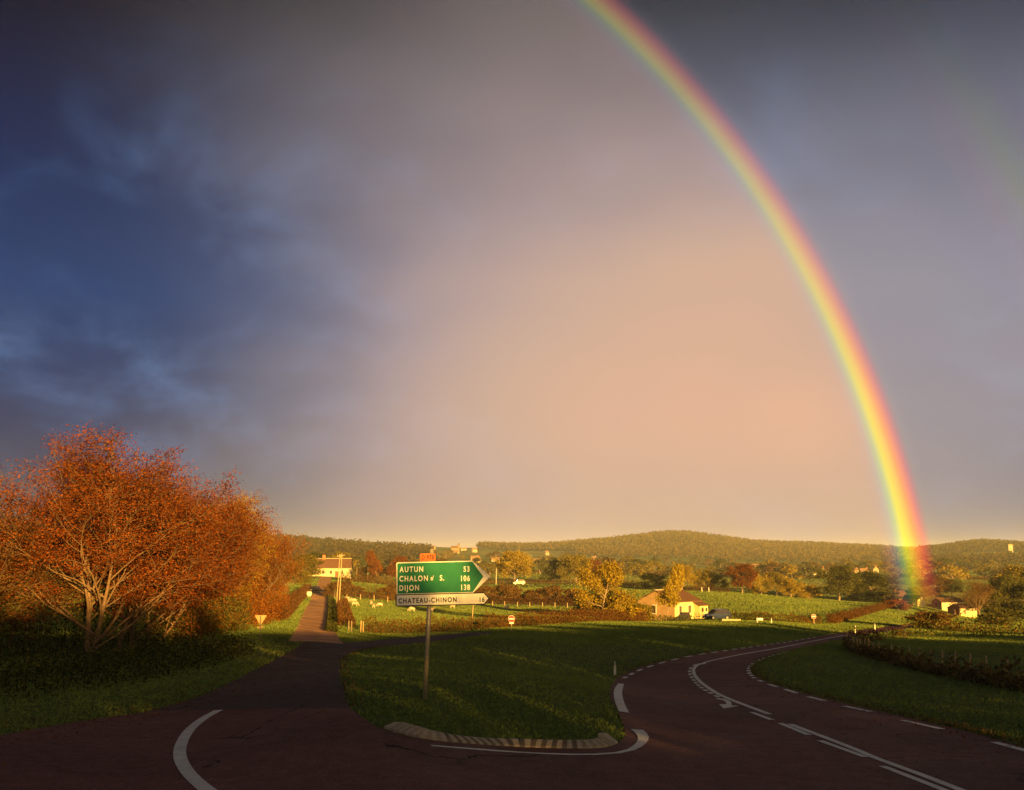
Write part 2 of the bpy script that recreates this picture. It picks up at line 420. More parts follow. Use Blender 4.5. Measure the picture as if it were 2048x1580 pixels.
class MB:
    def __init__(s): s.v = []; s.f = []

    def add(s, V, Fs):
        b = len(s.v); s.v += [tuple(q) for q in V]; s.f += [tuple(i + b for i in f) for f in Fs]; return s

    def box(s, c, d, rz=0.0, top=1.0):
        x, y, z = d[0] / 2, d[1] / 2, d[2] / 2
        cs, sn = math.cos(rz), math.sin(rz)
        V = []
        for k in (-1, 1):
            t = top if k > 0 else 1
            for i, j in ((-1, -1), (1, -1), (1, 1), (-1, 1)):
                px, py = i * x * t, j * y * t
                V.append((c[0] + px * cs - py * sn, c[1] + px * sn + py * cs, c[2] + k * z))
        return s.add(V, [(3, 2, 1, 0), (4, 5, 6, 7), (0, 1, 5, 4), (1, 2, 6, 5), (2, 3, 7, 6), (3, 0, 4, 7)])

    def tube(s, P, rad, n=8, cap=True):
        P = [Vector(p) for p in P]; rs = rad if isinstance(rad, (list, tuple)) else [rad] * len(P)
        V = []
        for i, p in enumerate(P):
            d = (P[min(i + 1, len(P) - 1)] - P[max(i - 1, 0)]).normalized()
            a = d.orthogonal().normalized() if abs(d.z) < .99 else Vector((1, 0, 0)); b = d.cross(a); a = b.cross(d)
            for k in range(n):
                w = 2 * math.pi * k / n; V.append(p + (a * math.cos(w) + b * math.sin(w)) * rs[i])
        Fs = [(i * n + k, i * n + (k + 1) % n, (i + 1) * n + (k + 1) % n, (i + 1) * n + k) for i in range(len(P) - 1) for k in range(n)]
        if cap: Fs += [tuple(range(n))[::-1], tuple(range((len(P) - 1) * n, len(P) * n))]
        return s.add(V, Fs)

    def prism(s, poly, y0, y1):
        """poly in x,z extruded along y"""
        n = len(poly)
        V = [(x, y0, z) for x, z in poly] + [(x, y1, z) for x, z in poly]
        return s.add(V, [tuple(range(n)), tuple(range(2 * n - 1, n - 1, -1))] + [(i, n + i, n + (i + 1) % n, (i + 1) % n) for i in range(n)])

    def build(s, name, m, parent=None, smooth_=False):
        me = bpy.data.meshes.new(name); me.from_pydata(s.v, [], s.f); me.update()
        me.materials.append(MT[m] if isinstance(m, str) else m)
        if smooth_: me.polygons.foreach_set('use_smooth', [True] * len(me.polygons))
        return link(name, me, parent)


def recalc(o):
    import bmesh
    bm = bmesh.new(); bm.from_mesh(o.data); bmesh.ops.recalc_face_normals(bm, faces=bm.faces); bm.to_mesh(o.data); bm.free(); return o


def in_poly(px, py, poly):
    px = np.asarray(px); py = np.asarray(py); c = np.zeros(px.shape, bool)
    poly = np.asarray(poly)
    x0, y0 = poly[:, 0], poly[:, 1]; x1, y1 = np.roll(x0, -1), np.roll(y0, -1)
    for a, b, e, g in zip(x0, y0, x1, y1):
        if b == g: continue
        hit = ((b > py) != (g > py)) & (px < (e - a) * (py - b) / (g - b) + a)
        c ^= hit
    return c


def poly_world(pix):
    return np.array([GP(u, v)[:2] for u, v in pix])


# ------------------------------------------------------------------ roads (outlines read from the photo, laid on the ground)
def dens(pix, n=6):
    out = []
    for i in range(len(pix) - 1):
        for k in range(n):
            t = k / n; out.append((pix[i][0] * (1 - t) + pix[i + 1][0] * t, pix[i][1] * (1 - t) + pix[i + 1][1] * t))
    return out + [pix[-1]]


def spline(pix, n=8):
    P = [np.array(p, float) for p in pix]; P = [2 * P[0] - P[1]] + P + [2 * P[-1] - P[-2]]
    out = []
    for i in range(1, len(P) - 2):
        for k in range(n):
            t = k / n
            out.append(.5 * ((2 * P[i]) + (P[i + 1] - P[i - 1]) * t + (2 * P[i - 1] - 5 * P[i] + 4 * P[i + 1] - P[i + 2]) * t * t + (3 * P[i] - P[i - 1] - 3 * P[i + 1] + P[i + 2]) * t ** 3))
    return [tuple(p) for p in out] + [tuple(P[-2])]


left_verge = spline([(-420, 1560), (-150, 1500), (100, 1452), (290, 1424)], 4)
seam = [(290, 1424), (420, 1419), (560, 1417), (700, 1415)]
island_front = spline([(700, 1415), (722, 1432), (765, 1458), (850, 1478), (950, 1488), (1050, 1494), (1150, 1497), (1215, 1494), (1246, 1478), (1249, 1458), (1239, 1432), (1223, 1402), (1219, 1378), (1234, 1354)], 4)
main_left = spline([(1234, 1354), (1283, 1333), (1360, 1315), (1450, 1300), (1560, 1285), (1640, 1272), (1700, 1263), (1780, 1252), (1850, 1243), (1893, 1238)], 5)
main_right = spline([(1905, 1241), (1870, 1249), (1800, 1260), (1700, 1275), (1640, 1288), (1580, 1301), (1530, 1314), (1504, 1327), (1501, 1340), (1510, 1352), (1541, 1366), (1608, 1386), (1708, 1410), (1823, 1437), (1908, 1456), (2008, 1482), (2160, 1526), (2400, 1600)], 5)
near_edge = [(2400, 1600), (2200, 1760), (1700, 1780), (1024, 1780), (300, 1780), (-300, 1700), (-420, 1560)]
MAIN_PIX = left_verge[:-1] + seam[:-1] + island_front[:-1] + main_left + main_right[:-1] + near_edge[:-1]
MAIN = poly_world(MAIN_PIX)
side_left = spline([(290, 1424), (400, 1392), (500, 1345), (560, 1314), (592, 1296), (608, 1281)], 5)
side_right = spline([(655, 1281), (700, 1284.5), (760, 1280), (850, 1272), (930, 1266), (985, 1263.5)], 5)
side_back = spline([(985, 1267), (900, 1280), (800, 1291), (740, 1297), (703, 1306), (684, 1319), (681, 1337), (686, 1370), (700, 1415)], 5)
SIDE_PIX = side_left + side_right + side_back[:-1] + seam[::-1][:-1]
SIDE = poly_world(SIDE_PIX)
lane_c = [GD(u, Y) for u, Y in ((631, 82), (631, 95), (632, 115), (634, 140), (637, 175), (641, 220), (645, 270), (648, 320), (650, 365), (653, 392))]
LW = 2.0
LANE = np.array([(p.x - LW, p.y) for p in lane_c] + [(p.x + LW, p.y) for p in lane_c[::-1]])


def sheet(name, poly, m, lift):
    mn, mx = poly.min(0), poly.max(0)
    pts_ = []
    r = max(8, np.hypot(poly[:, 0], poly[:, 1]).min())
    while r < np.hypot(poly[:, 0], poly[:, 1]).max():
        az = np.arange(-.62, .62, .012); pts_.append(np.c_[r * np.sin(az), r * np.cos(az)]); r *= 1.03
    q = np.concatenate(pts_); q = q[in_poly(q[:, 0], q[:, 1], poly)]
    nb = len(poly)
    vs = [Vector(p) for p in poly] + [Vector(p) for p in q]
    ed = [(i, (i + 1) % nb) for i in range(nb)]
    co, e2, f2, *_ = geometry.delaunay_2d_cdt(vs, ed, [], 0, 1e-4)
    co = np.array([tuple(c) for c in co]); tri = np.array([f for f in f2 if len(f) == 3])
    cen = co[tri].mean(1); tri = tri[in_poly(cen[:, 0], cen[:, 1], poly)]
    V = np.c_[co, hfun(co[:, 0], co[:, 1]) + lift]
    a, b, c = V[tri[:, 0]], V[tri[:, 1]], V[tri[:, 2]]
    flip = np.cross(b - a, c - a)[:, 2] < 0; tri[flip] = tri[flip][:, ::-1]
    return tag(link(name, np_mesh(name, V, [tri], m, True)), kind='structure')


road = sheet('main_road', MAIN, 'asphalt', .0)
sheet('side_road', SIDE, 'asphalt_old', .0)
lane = sheet('farm_lane', LANE, 'lane', .004)
ROADS = [MAIN, SIDE, LANE]

# ground: one sheet out to the far side of the hills
az_ = np.concatenate([np.linspace(-math.pi, -.66, 46)[:-1], np.linspace(-.66, .66, 430), np.linspace(.66, math.pi, 46)[1:-1]])
r_ = np.concatenate([[1.0, 3.0], np.geomspace(5, 6500, 330)])
AZ, RR = np.meshgrid(az_, r_)
gx, gy = (RR * np.sin(AZ)).ravel(), (RR * np.cos(AZ)).ravel()
gz = hfun(gx, gy)
inr = np.zeros(len(gx), bool)
for P_ in ROADS: inr |= in_poly(gx, gy, P_)
gz = gz - .05 * inr - .012
na, nr = len(az_), len(r_)
ii, jj = np.meshgrid(np.arange(nr - 1), np.arange(na), indexing='ij')
q0 = ii * na + jj; q1 = ii * na + (jj + 1) % na
quads = np.stack([q0.ravel(), q1.ravel(), (q1 + na).ravel(), (q0 + na).ravel()], 1)[:, ::-1]
gV = np.r_[np.c_[gx, gy, gz], [[0, 0, 1.34]]]
fan = np.stack([np.full(na, len(gV) - 1), (np.arange(na) + 1) % na, np.arange(na)], 1)
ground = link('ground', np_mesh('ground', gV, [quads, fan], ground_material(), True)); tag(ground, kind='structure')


# ------------------------------------------------------------------ road markings, kerb
def ribbon(name, P, width, m='paint', parent=None, lift=.006):
    P = [Vector((p[0], p[1])) for p in P]
    V = []; w = width if isinstance(width, (list, tuple)) else [width] * len(P)
    for i, p in enumerate(P):
        d = (P[min(i + 1, len(P) - 1)] - P[max(i - 1, 0)]).normalized(); nrm = Vector((-d.y, d.x))
        for s in (-1, 1):
            q = p + nrm * (s * w[i] / 2); V.append((q.x, q.y, hz(q.x, q.y) + lift + .00025 * q.y))
    n = len(P)
    return link(name, np_mesh(name, V, [np.array([(2 * i, 2 * i + 2, 2 * i + 3, 2 * i + 1) for i in range(n - 1)])], m), parent)


def resample(P, step=.4):
    P = [Vector((p[0], p[1])) for p in P]; out = [P[0]]; acc = 0; L = [0]
    for a, b in zip(P, P[1:]): L.append(L[-1] + (b - a).length)
    n = max(1, int(L[-1] / step)); res = []
    j = 0
    for k in range(n + 1):
        s = L[-1] * k / n
        while j < len(P) - 2 and L[j + 1] < s: j += 1
        t = (s - L[j]) / max(1e-6, L[j + 1] - L[j]); res.append(P[j].lerp(P[j + 1], t))
    return res, L[-1]


def line_px(pix, width, name='painted_line'):
    P, _ = resample([GP(u, v) for u, v in spline(pix, 6)], .5)
    if isinstance(width, tuple): width = [width[0] + (width[1] - width[0]) * (i / (len(P) - 1)) ** 2 for i in range(len(P))]
    return ribbon(name, P, width, parent=road)


def dashes_px(pix, on, off, width, start=0.0):
    P, L = resample([GP(u, v) for u, v in spline(pix, 8)], .2)
    step = L / (len(P) - 1); s = start
    while s + on < L:
        i, j = int(s / step), int((s + on) / step)
        ribbon('painted_dash', P[i:j + 1:max(1, (j - i) // 4)] if j - i > 1 else P[i:j + 2], width, parent=road)
        s += on + off


line_px([(437, 1421), (405, 1439), (378, 1462), (362, 1490), (360, 1515), (372, 1540), (395, 1565), (440, 1600)], .26)
line_px([(862, 1492), (950, 1499), (1050, 1506), (1150, 1510), (1220, 1508), (1260, 1501), (1283, 1486), (1286, 1472), (1274, 1460)], (.10, .30))
line_px([(1242, 1368), (1236, 1384), (1239, 1404), (1248, 1425)], .27)
dashes_px([(1247, 1357), (1288, 1337.5), (1360, 1317), (1450, 1302), (1560, 1286.5), (1640, 1273.5)], 1.3, 1.5, .22)
line_px([(1538, 1429), (1450, 1395), (1412, 1373), (1394, 1357), (1387, 1344), (1391, 1334), (1408, 1326), (1440, 1318), (1490, 1308), (1560, 1296), (1640, 1280), (1700, 1269.5)], .19)
dashes_px([(1437, 1395), (1404, 1377), (1386, 1359), (1379, 1346), (1383, 1335), (1398, 1327)], 1.3, 1.3, .17)
for a, b in (((1503, 1425), (1545, 1441)), ((1560, 1447), (1618, 1471)), ((1640, 1482), (1731, 1515)), ((1765, 1533), (1912, 1590))):
    line_px([a, ((a[0] + b[0]) / 2, (a[1] + b[1]) / 2), b], .16, 'painted_dash')
line_px([(1580, 1449), (1700, 1495), (1760, 1520), (1850, 1553), (1950, 1592)], .17)
for a, b in (((1517, 1361), (1525, 1364)), ((1537, 1369), (1554, 1374.5)), ((1570, 1379), (1593, 1387)), ((1616, 1394), (1649, 1402)), ((1689, 1413), (1741, 1424)), ((1804, 1441), (1885, 1459)), ((1988, 1485), (2120, 1520))):
    line_px([a, ((a[0] + b[0]) / 2, (a[1] + b[1]) / 2), b], .2, 'painted_dash')
dashes_px([(1509, 1357), (1499, 1347), (1498, 1338), (1506, 1328), (1533, 1315), (1580, 1302.5)], 1.1, 1.3, .22)


def painted_shape(name, pix):
    P = [GP(u, v) for u, v in pix]
    me = bpy.data.meshes.new(name); me.from_pydata([(p.x, p.y, p.z + .006 + .00025 * p.y) for p in P], [], [tuple(range(len(P)))]); me.update()
    me.materials.append(MT['paint'])
    o = link(name, me, road)
    if me.polygons[0].normal.z < 0: me.flip_normals()
    return o


z8 = lambda L: [(1340 + x / 6.827, 1300 + y / 6.827) for x, y in L]
painted_shape('painted_arrow', z8([(615, 668), (665, 664), (735, 671), (795, 690), (832, 716), (843, 745), (840, 762), (948, 768), (735, 805), (668, 745), (765, 748), (772, 733), (755, 710), (715, 690), (660, 680)]))
painted_shape('painted_arrow', z8([(370, 192), (425, 184), (440, 178), (498, 178), (490, 190), (445, 201), (430, 195), (395, 198)]))

# kerb: sloping concrete stones round the nose of the traffic island
kerb = empty('kerb', GP(1000, 1488)); tag(kerb, 'striped concrete kerb with ribbed stones along the grassy traffic island', 'kerb')
KP, KL = resample([GP(u, v) for u, v in spline([(768, 1456), (810, 1468), (850, 1476.5), (950, 1488), (1050, 1494.5), (1150, 1497), (1205, 1494), (1236, 1486)], 8)], .05)


def kerb_stone(i0, i1, m, ribs=False, h=.12, dep=.22, name='kerb_stone'):
    b = MB()
    parts_ = [(i0, i1)] if not ribs else [(i0 + k * (i1 - i0) / 4, i0 + (k + .62) * (i1 - i0) / 4) for k in range(4)]
    def sec(t, hh):
        i = min(int(t), len(KP) - 2); p = KP[i].lerp(KP[i + 1], t - i); d = (KP[i + 1] - KP[max(i - 1, 0)]).normalized(); n = Vector((-d.y, d.x))
        if n.y < 0: n = -n
        z = hz(p.x, p.y)
        q = p + n * dep; e = p + n * (dep + .12)
        return [(p.x, p.y, z - .05), (p.x, p.y, z + .035), (q.x, q.y, z + hh), (e.x, e.y, z + hh), (e.x, e.y, z - .05)]
    def prism(a, c, hh):
        A, B_ = sec(a, hh), sec(c, hh); V = A + B_
        b.add(V, [(0, 1, 2, 3, 4), (9, 8, 7, 6, 5)] + [(k, k + 5, (k + 1) % 5 + 5, (k + 1) % 5) for k in range(5)])
    for a, c in parts_: prism(a, c, h)
    if ribs: prism(i0, i1, h - .025)
    o = b.build(name, m, kerb); recalc(o); o.matrix_parent_inverse = kerb.matrix_basis.inverted(); return o


nK = 26
for k in range(nK):
    i0, i1 = 4 + k * (len(KP) - 9) / nK, 4 + (k + 1) * (len(KP) - 9) / nK; mid = (i0 + i1) / 2
    kerb_stone(i0 + .03, mid - .03, 'concrete')
    kerb_stone(mid + .03, i1 - .03, 'concrete_dark' if 6 < k < 21 else 'concrete_mid', ribs=k > 6)
kerb_stone(0, 3.8, 'stone_white', h=.10, name='end_stone')
kerb_stone(len(KP) - 4.6, len(KP) - 1.2, 'stone_white', h=.19, dep=.26, name='end_stone')


# ------------------------------------------------------------------ foliage generators
def leaf_quads(P, size, r_, tint=None, up=0.0, aspect=.62):
    n = len(P)
    t = r_.normal(size=(n, 3)); t[:, 2] += up; t /= np.linalg.norm(t, axis=1)[:, None]
    b = np.cross(t, r_.normal(size=(n, 3))); b /= np.linalg.norm(b, axis=1)[:, None]
    s = (size * r_.uniform(.65, 1.35, n))[:, None]
    V = np.stack([P - t * s * .5, P + b * s * aspect * .5, P + t * s * .5, P - b * s * aspect * .5], 1).reshape(-1, 3)
    Fq = np.arange(4 * n).reshape(n, 4)
    tn = np.repeat(r_.uniform(0, 1, n) if tint is None else tint, 4)
    return V, Fq, tn


def tubes_mesh(name, lines, m):
    Vs, Fs, b = [], [], 0
    for P, rad, k in lines:
        P = np.array(P); rad = np.array(rad); n = len(P)
        d = np.gradient(P, axis=0); d /= np.linalg.norm(d, axis=1)[:, None] + 1e-9
        ref = np.array([.31, .77, .2]); a = np.cross(d, ref); a /= np.linalg.norm(a, axis=1)[:, None] + 1e-9; c = np.cross(d, a)
        w = np.arange(k) * 2 * np.pi / k
        V = P[:, None] + (a[:, None] * np.cos(w)[None, :, None] + c[:, None] * np.sin(w)[None, :, None]) * rad[:, None, None]
        Vs.append(V.reshape(-1, 3))
        i, j = np.meshgrid(np.arange(n - 1), np.arange(k), indexing='ij')
        q = b + np.stack([i * k + j, i * k + (j + 1) % k, (i + 1) * k + (j + 1) % k, (i + 1) * k + j], -1).reshape(-1, 4)
        Fs.append(q); b += n * k
    return np_mesh(name, np.concatenate(Vs), [np.concatenate(Fs)], m, True)


def grow_tree(seed, h=10.0, trunk_h=.18, stems=1, limbs=10, sub=6, twigs=6, spread=.9, r0=.2, leaves=30, leaf=.14, cloud=.35, droop=0.0, width=1.0,
              leaf_m='leaf_red', bark_m='bark', up=.35, twig_len=.13, shape='fan', lean=0.0):
    """skeleton of trunk, limbs, branches and twigs; leaves cluster along the twigs. Returns (trunk mesh, crown mesh), about h tall."""
    r_ = np.random.default_rng(seed)
    lines, anchors = [], []

    def limb(p, d, L, r, lev, k):
        n = {0: 7, 1: 6, 2: 5, 3: 4}[lev]; pts_ = [p.copy()]; rad = [r]
        for i in range(n):
            d = d + r_.normal(size=3) * (.10 + .05 * lev); d[2] += (up * .22 if lev < 3 else .04) - droop * .1
            d /= np.linalg.norm(d); p = p + d * L / n; pts_.append(p.copy()); rad.append(max(.006, r * (1 - .78 * (i + 1) / n)))
        lines.append((pts_, rad, k)); return np.array(pts_), np.array(rad), d

    def perp(d, ang):
        a = np.cross(d, r_.normal(size=3)); a /= np.linalg.norm(a); return d * math.cos(ang) + a * math.sin(ang)

    for s in range(stems):
        d0 = np.array([lean, 0, 1.0]) + (r_.normal(size=3) * .25 * (stems > 1)); d0 /= np.linalg.norm(d0)
        base = np.array([r_.normal() * .12 * (stems > 1), r_.normal() * .12 * (stems > 1), -.3])
        tl = h * (.62 if shape == 'fan' else .88)
        tp, trd, dd = limb(base, d0, tl, r0 * (1 if s == 0 else .75), 0, 8)
        for i in range(limbs):
            f = trunk_h + (1 - trunk_h) * (i + r_.uniform(0, .8)) / limbs
            x = f * (len(tp) - 1); j = min(int(x), len(tp) - 2); p = tp[j] + (tp[j + 1] - tp[j]) * (x - j)
            rr = trd[j] * .62
            if shape == 'fan': L1 = h * (.50 - .22 * f) * r_.uniform(.8, 1.15) * width; an = spread * (1.05 - .55 * f)
            elif shape == 'round': L1 = h * .42 * math.sin(math.pi * min(.97, .22 + .74 * f)) * r_.uniform(.8, 1.15) * width; an = spread * 1.25 * (1.1 - .6 * f)
            elif shape == 'cone': L1 = h * .34 * (1.05 - f) * width * r_.uniform(.85, 1.1); an = 1.35
            else: L1 = h * .20 * (1.1 - .6 * f) * width * r_.uniform(.8, 1.2); an = .6
            az = i * 2.4 + r_.uniform(-.5, .5)
            dv = np.array([math.cos(az) * math.sin(an), math.sin(az) * math.sin(an), math.cos(an)])
            lp, lr, ld = limb(p, dv, L1, max(.03, rr), 1, 6)
            for k in range(sub):
                f2 = .28 + .72 * (k + r_.uniform(0, .9)) / sub; x = min(f2, .999) * (len(lp) - 1); j = int(x)
                q = lp[j] + (lp[j + 1] - lp[j]) * (x - j); d2 = perp((lp[j + 1] - lp[j]) / (np.linalg.norm(lp[j + 1] - lp[j]) + 1e-9), r_.uniform(.4, .95))
                bp_, br, bd = limb(q, d2, L1 * r_.uniform(.34, .55), max(.016, lr[j] * .6), 2, 4)
                for w in range(twigs):
                    f3 = .2 + .8 * (w + r_.uniform(0, .9)) / twigs; x = min(f3, .999) * (len(bp_) - 1); j = int(x)
                    q3 = bp_[j] + (bp_[j + 1] - bp_[j]) * (x - j); d3 = perp((bp_[j + 1] - bp_[j]) / (np.linalg.norm(bp_[j + 1] - bp_[j]) + 1e-9), r_.uniform(.3, .9))
                    tw, _, _ = limb(q3, d3, h * twig_len * r_.uniform(.6, 1.2), .011, 3, 3)
                    anchors.append(tw[1:])
    A = np.concatenate(anchors)
    P = np.repeat(A, max(1, leaves // 4), axis=0); P = P + r_.normal(size=P.shape) * cloud * np.array([1, 1, .75])
    clump = np.repeat(r_.uniform(0, 1, len(A)), max(1, leaves // 4)) * .62
    tint = np.clip(clump + r_.uniform(0, .42, len(P)), 0, 1)
    V, Fq, tn = leaf_quads(P, leaf, r_, tint)
    k = h / max(V[:, 2].max(), .1)
    crown = np_mesh('crown', V * k, [Fq], leaf_m, False, tn)
    for i in range(len(lines)): lines[i] = ([np.array(p) * k for p in lines[i][0]], [q * k for q in lines[i][1]], lines[i][2])
    trunk = tubes_mesh('trunk', lines, bark_m)
    wid = (np.percentile(V[:, 0], 98) - np.percentile(V[:, 0], 2)) * k
    return trunk, crown, h, wid


PROTO = {}


def proto(name, **kw): PROTO[name] = grow_tree(**kw)


proto('beech_a', seed=11, h=12, trunk_h=.10, stems=3, limbs=10, sub=8, twigs=8, spread=.92, up=.5, r0=.14, leaves=48, leaf=.092, cloud=.20, bark_m='bark_pale', width=1.05, twig_len=.10)
proto('beech_b', seed=23, h=12, trunk_h=.12, stems=2, limbs=11, sub=8, twigs=8, spread=.8, up=.5, r0=.12, leaves=44, leaf=.096, cloud=.20, bark_m='bark_pale', twig_len=.10, lean=.25)
proto('beech_c', seed=35, h=12, trunk_h=.10, stems=2, limbs=11, sub=8, twigs=7, spread=.8, up=.5, r0=.11, leaves=44, leaf=.105, cloud=.22, bark_m='bark_pale', twig_len=.10, lean=.2)
proto('oak_a', seed=41, h=12, trunk_h=.14, limbs=12, sub=6, twigs=5, spread=1.05, r0=.26, leaves=40, leaf=.36, cloud=.45, shape='round', width=1.1, leaf_m='leaf_gold')
proto('oak_b', seed=52, h=12, trunk_h=.10, limbs=12, sub=6, twigs=5, spread=1.1, r0=.26, leaves=40, leaf=.36, cloud=.48, shape='round', width=1.0, leaf_m='leaf_gold')
proto('slender', seed=63, h=10, trunk_h=.2, limbs=16, sub=5, twigs=4, r0=.12, leaves=44, leaf=.26, cloud=.26, shape='column', width=1.25, leaf_m='leaf_gold', twig_len=.07)
proto('bare', seed=71, h=14, trunk_h=.2, stems=2, limbs=9, sub=7, twigs=6, spread=.8, r0=.3, leaves=12, leaf=.22, cloud=.3, leaf_m='leaf_brown', bark_m='bark_pale', twig_len=.12)
proto('fir', seed=81, h=10, trunk_h=.05, limbs=26, sub=5, twigs=3, r0=.16, leaves=16, leaf=.36, cloud=.18, shape='cone', leaf_m='leaf_dark', twig_len=.05, up=-.1)
proto('bush', seed=91, h=4, trunk_h=.02, stems=3, limbs=7, sub=4, twigs=4, spread=1.1, r0=.07, leaves=24, leaf=.24, cloud=.2, shape='round', leaf_m='leaf_brown', twig_len=.12)
proto('hedgerow', seed=95, h=9, trunk_h=.06, limbs=8, sub=4, twigs=3, spread=1.1, r0=.2, leaves=16, leaf=.75, cloud=.55, shape='round', width=1.15, leaf_m='leaf_olive')
for k_, (tr_, cr_, h_, w_) in PROTO.items(): pass


def plant(kind, loc, h, w=None, leaf=None, label='', cat='tree', group=None, rz=None, name=None, lean=(0, 0)):
    tr_, cr_, h0, w0 = PROTO[kind]
    e = empty(name or 'tree', loc, random.uniform(0, 6.28) if rz is None else rz)
    sz = h / h0; sx = (w / w0) if w else sz
    e.scale = (sx, sx, sz); e.rotation_euler[0], e.rotation_euler[1] = lean
    tag(e, label, cat, group)
    link('trunk', tr_, e); c = link('crown', cr_, e)
    if leaf:
        c.material_slots[0].link = 'OBJECT'; c.material_slots[0].material = MT[leaf]
    return e


def hedge(name, P, h, w, leaf, label, density=26, size=.22, seed=1, group=None, cat='hedge', ragged=.25, lift=0.0):
    """clipped or wild hedge along a ground line: leafy quads through its whole body plus upright stems"""
    r_ = np.random.default_rng(seed)
    Q, L = resample(P, .5); Q = np.array([tuple(q) for q in Q])
    n = int(density * L * max(1, h)); s = r_.uniform(0, len(Q) - 1.001, n); i = s.astype(int); fr = (s - i)[:, None]
    p = Q[i] * (1 - fr) + Q[i + 1] * fr
    d = Q[i + 1] - Q[i]; d /= np.linalg.norm(d, axis=1)[:, None] + 1e-9; nn = np.c_[-d[:, 1], d[:, 0]]
    hh = h * (1 + ragged * (np.interp(s, np.arange(len(Q)), r_.normal(size=len(Q))) * .6 + r_.normal(size=n) * .25))
    # more leaves at the outer skin
    o = r_.uniform(-1, 1, n); o = np.sign(o) * np.abs(o) ** .6; zt = r_.uniform(0, 1, n) ** .85
    xy = p + nn * (o * w / 2 * (1.05 - .25 * zt))[:, None]
    z = hfun(xy[:, 0], xy[:, 1]) + lift + zt * hh
    V, Fq, tn = leaf_quads(np.c_[xy, z], size, r_, None, up=.5)
    ns = int(L * 2.2); s = r_.uniform(0, len(Q) - 1.001, ns); i = s.astype(int); b = Q[i] + r_.normal(size=(ns, 2)) * w * .2
    bz = hfun(b[:, 0], b[:, 1]) - .05; st = r_.normal(size=(ns, 2)) * .2
    lw = size * .18
    sv = np.stack([np.c_[b[:, 0] - lw, b[:, 1], bz], np.c_[b[:, 0] + lw, b[:, 1], bz], np.c_[b[:, 0] + st[:, 0], b[:, 1] + st[:, 1], bz + h * .95]], 1).reshape(-1, 3)
    fv = np.arange(3 * ns).reshape(ns, 3) + len(V)
    me = np_mesh(name, np.r_[V, sv], [Fq, fv], leaf, False, np.r_[tn, np.full(len(sv), .25)])
    return tag(link(name, me), label, cat, group)


def PX(*uv): return [GD(u, Y) for u, Y in uv]


# ------------------------------------------------------------------ avenue of beeches on the left
AV = 'autumn beeches along the dark verge'
plant('beech_a', GD(182, 60), 12.3, 11.6, 'leaf_red', 'broad red-leaved beech with a fan of pale limbs, tallest of the row', 'tree', AV, 0.6, 'beech_tree')
plant('beech_b', GD(246, 67), 11.6, 9.5, 'leaf_red', 'red beech with leaning pale twin stems beside the broadest beech', 'tree', AV, 0.2, 'beech_tree')
plant('beech_c', GD(300, 76), 11.8, 9.0, 'leaf_red', 'rust red beech standing third along the row from the broadest beech', 'tree', AV, 1.0, 'beech_tree')
plant('beech_b', GD(352, 86), 12.2, 9.6, 'leaf_orange', 'orange beech standing fourth along the row from the broadest beech', 'tree', AV, 0.5, 'beech_tree')
plant('beech_a', GD(405, 97), 12.6, 10, 'leaf_orange', 'orange beech standing fifth along the row from the broadest beech', 'tree', AV, 2.1, 'beech_tree')
plant('beech_c', GD(450, 108), 13.2, 10, 'leaf_gold', 'golden beech standing sixth along the row, just past the orange beeches', 'tree', AV, 3.0, 'beech_tree')
plant('beech_b', GD(468, 120), 12.4, 8.6, 'leaf_orange', 'golden orange beech last but one along the row towards the farm lane', 'tree', AV, 4.1, 'beech_tree')
plant('beech_c', GD(490, 134), 11.6, 7.8, 'leaf_orange', 'golden orange beech at the lane end of the row', 'tree', AV, 5.0, 'beech_tree')
plant('beech_c', GD(20, 72), 8.2, 8.5, 'leaf_brown', 'low dark brown tree beside the broadest beech', 'tree', None, 4.0, 'tree')
plant('beech_a', GD(-90, 58), 8.5, 9, 'leaf_brown', 'dark brown tree past the low one beside the broadest beech', 'tree', None, 1.0, 'tree')
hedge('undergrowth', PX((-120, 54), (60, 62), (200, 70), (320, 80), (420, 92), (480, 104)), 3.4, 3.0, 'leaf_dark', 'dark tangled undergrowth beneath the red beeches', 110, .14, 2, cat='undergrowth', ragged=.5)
hedge('undergrowth', PX((330, 80), (420, 95), (480, 108), (530, 124), (556, 140)), 4.6, 3.2, 'leaf_orange', 'tall orange brush beneath the golden beeches by the give way sign', 110, .14, 3, cat='undergrowth', ragged=.4)
hedge('hedge', PX((556, 128), (572, 150), (588, 185), (602, 225), (616, 285)), 1.5, 2.0, 'hedge_brown', 'low orange brown hedge beside the farm lane, on the beech side', 110, .16, 4)
hedge('hedge', PX((664, 112), (664, 140), (664, 175), (662, 230), (658, 300)), .35, 1.3, 'leaf_dark', 'low dark leafy strip standing in for hedge shadow between the farm lane and the twin poles', 110, .16, 5)  # added dark strip paints the cast shadow of the rust brown hedge
hedge('hedge', PX((694, 128), (690, 150), (686, 185), (684, 225)), 1.0, 2.2, 'hedge_brown', 'rust brown hedge between the twin utility poles and the sheep pasture', 110, .16, 6)
hedge('shade_scrub', PX((-150, 36), (60, 41), (230, 48), (340, 57), (410, 66)), .95, 6.5, 'leaf_dark', 'added dark low scrub painting shade on the bank in front of the red beeches', 330, .13, 21, cat='shade_scrub', ragged=.5)  # dark leaves added over the grass to paint the verge's deep shade
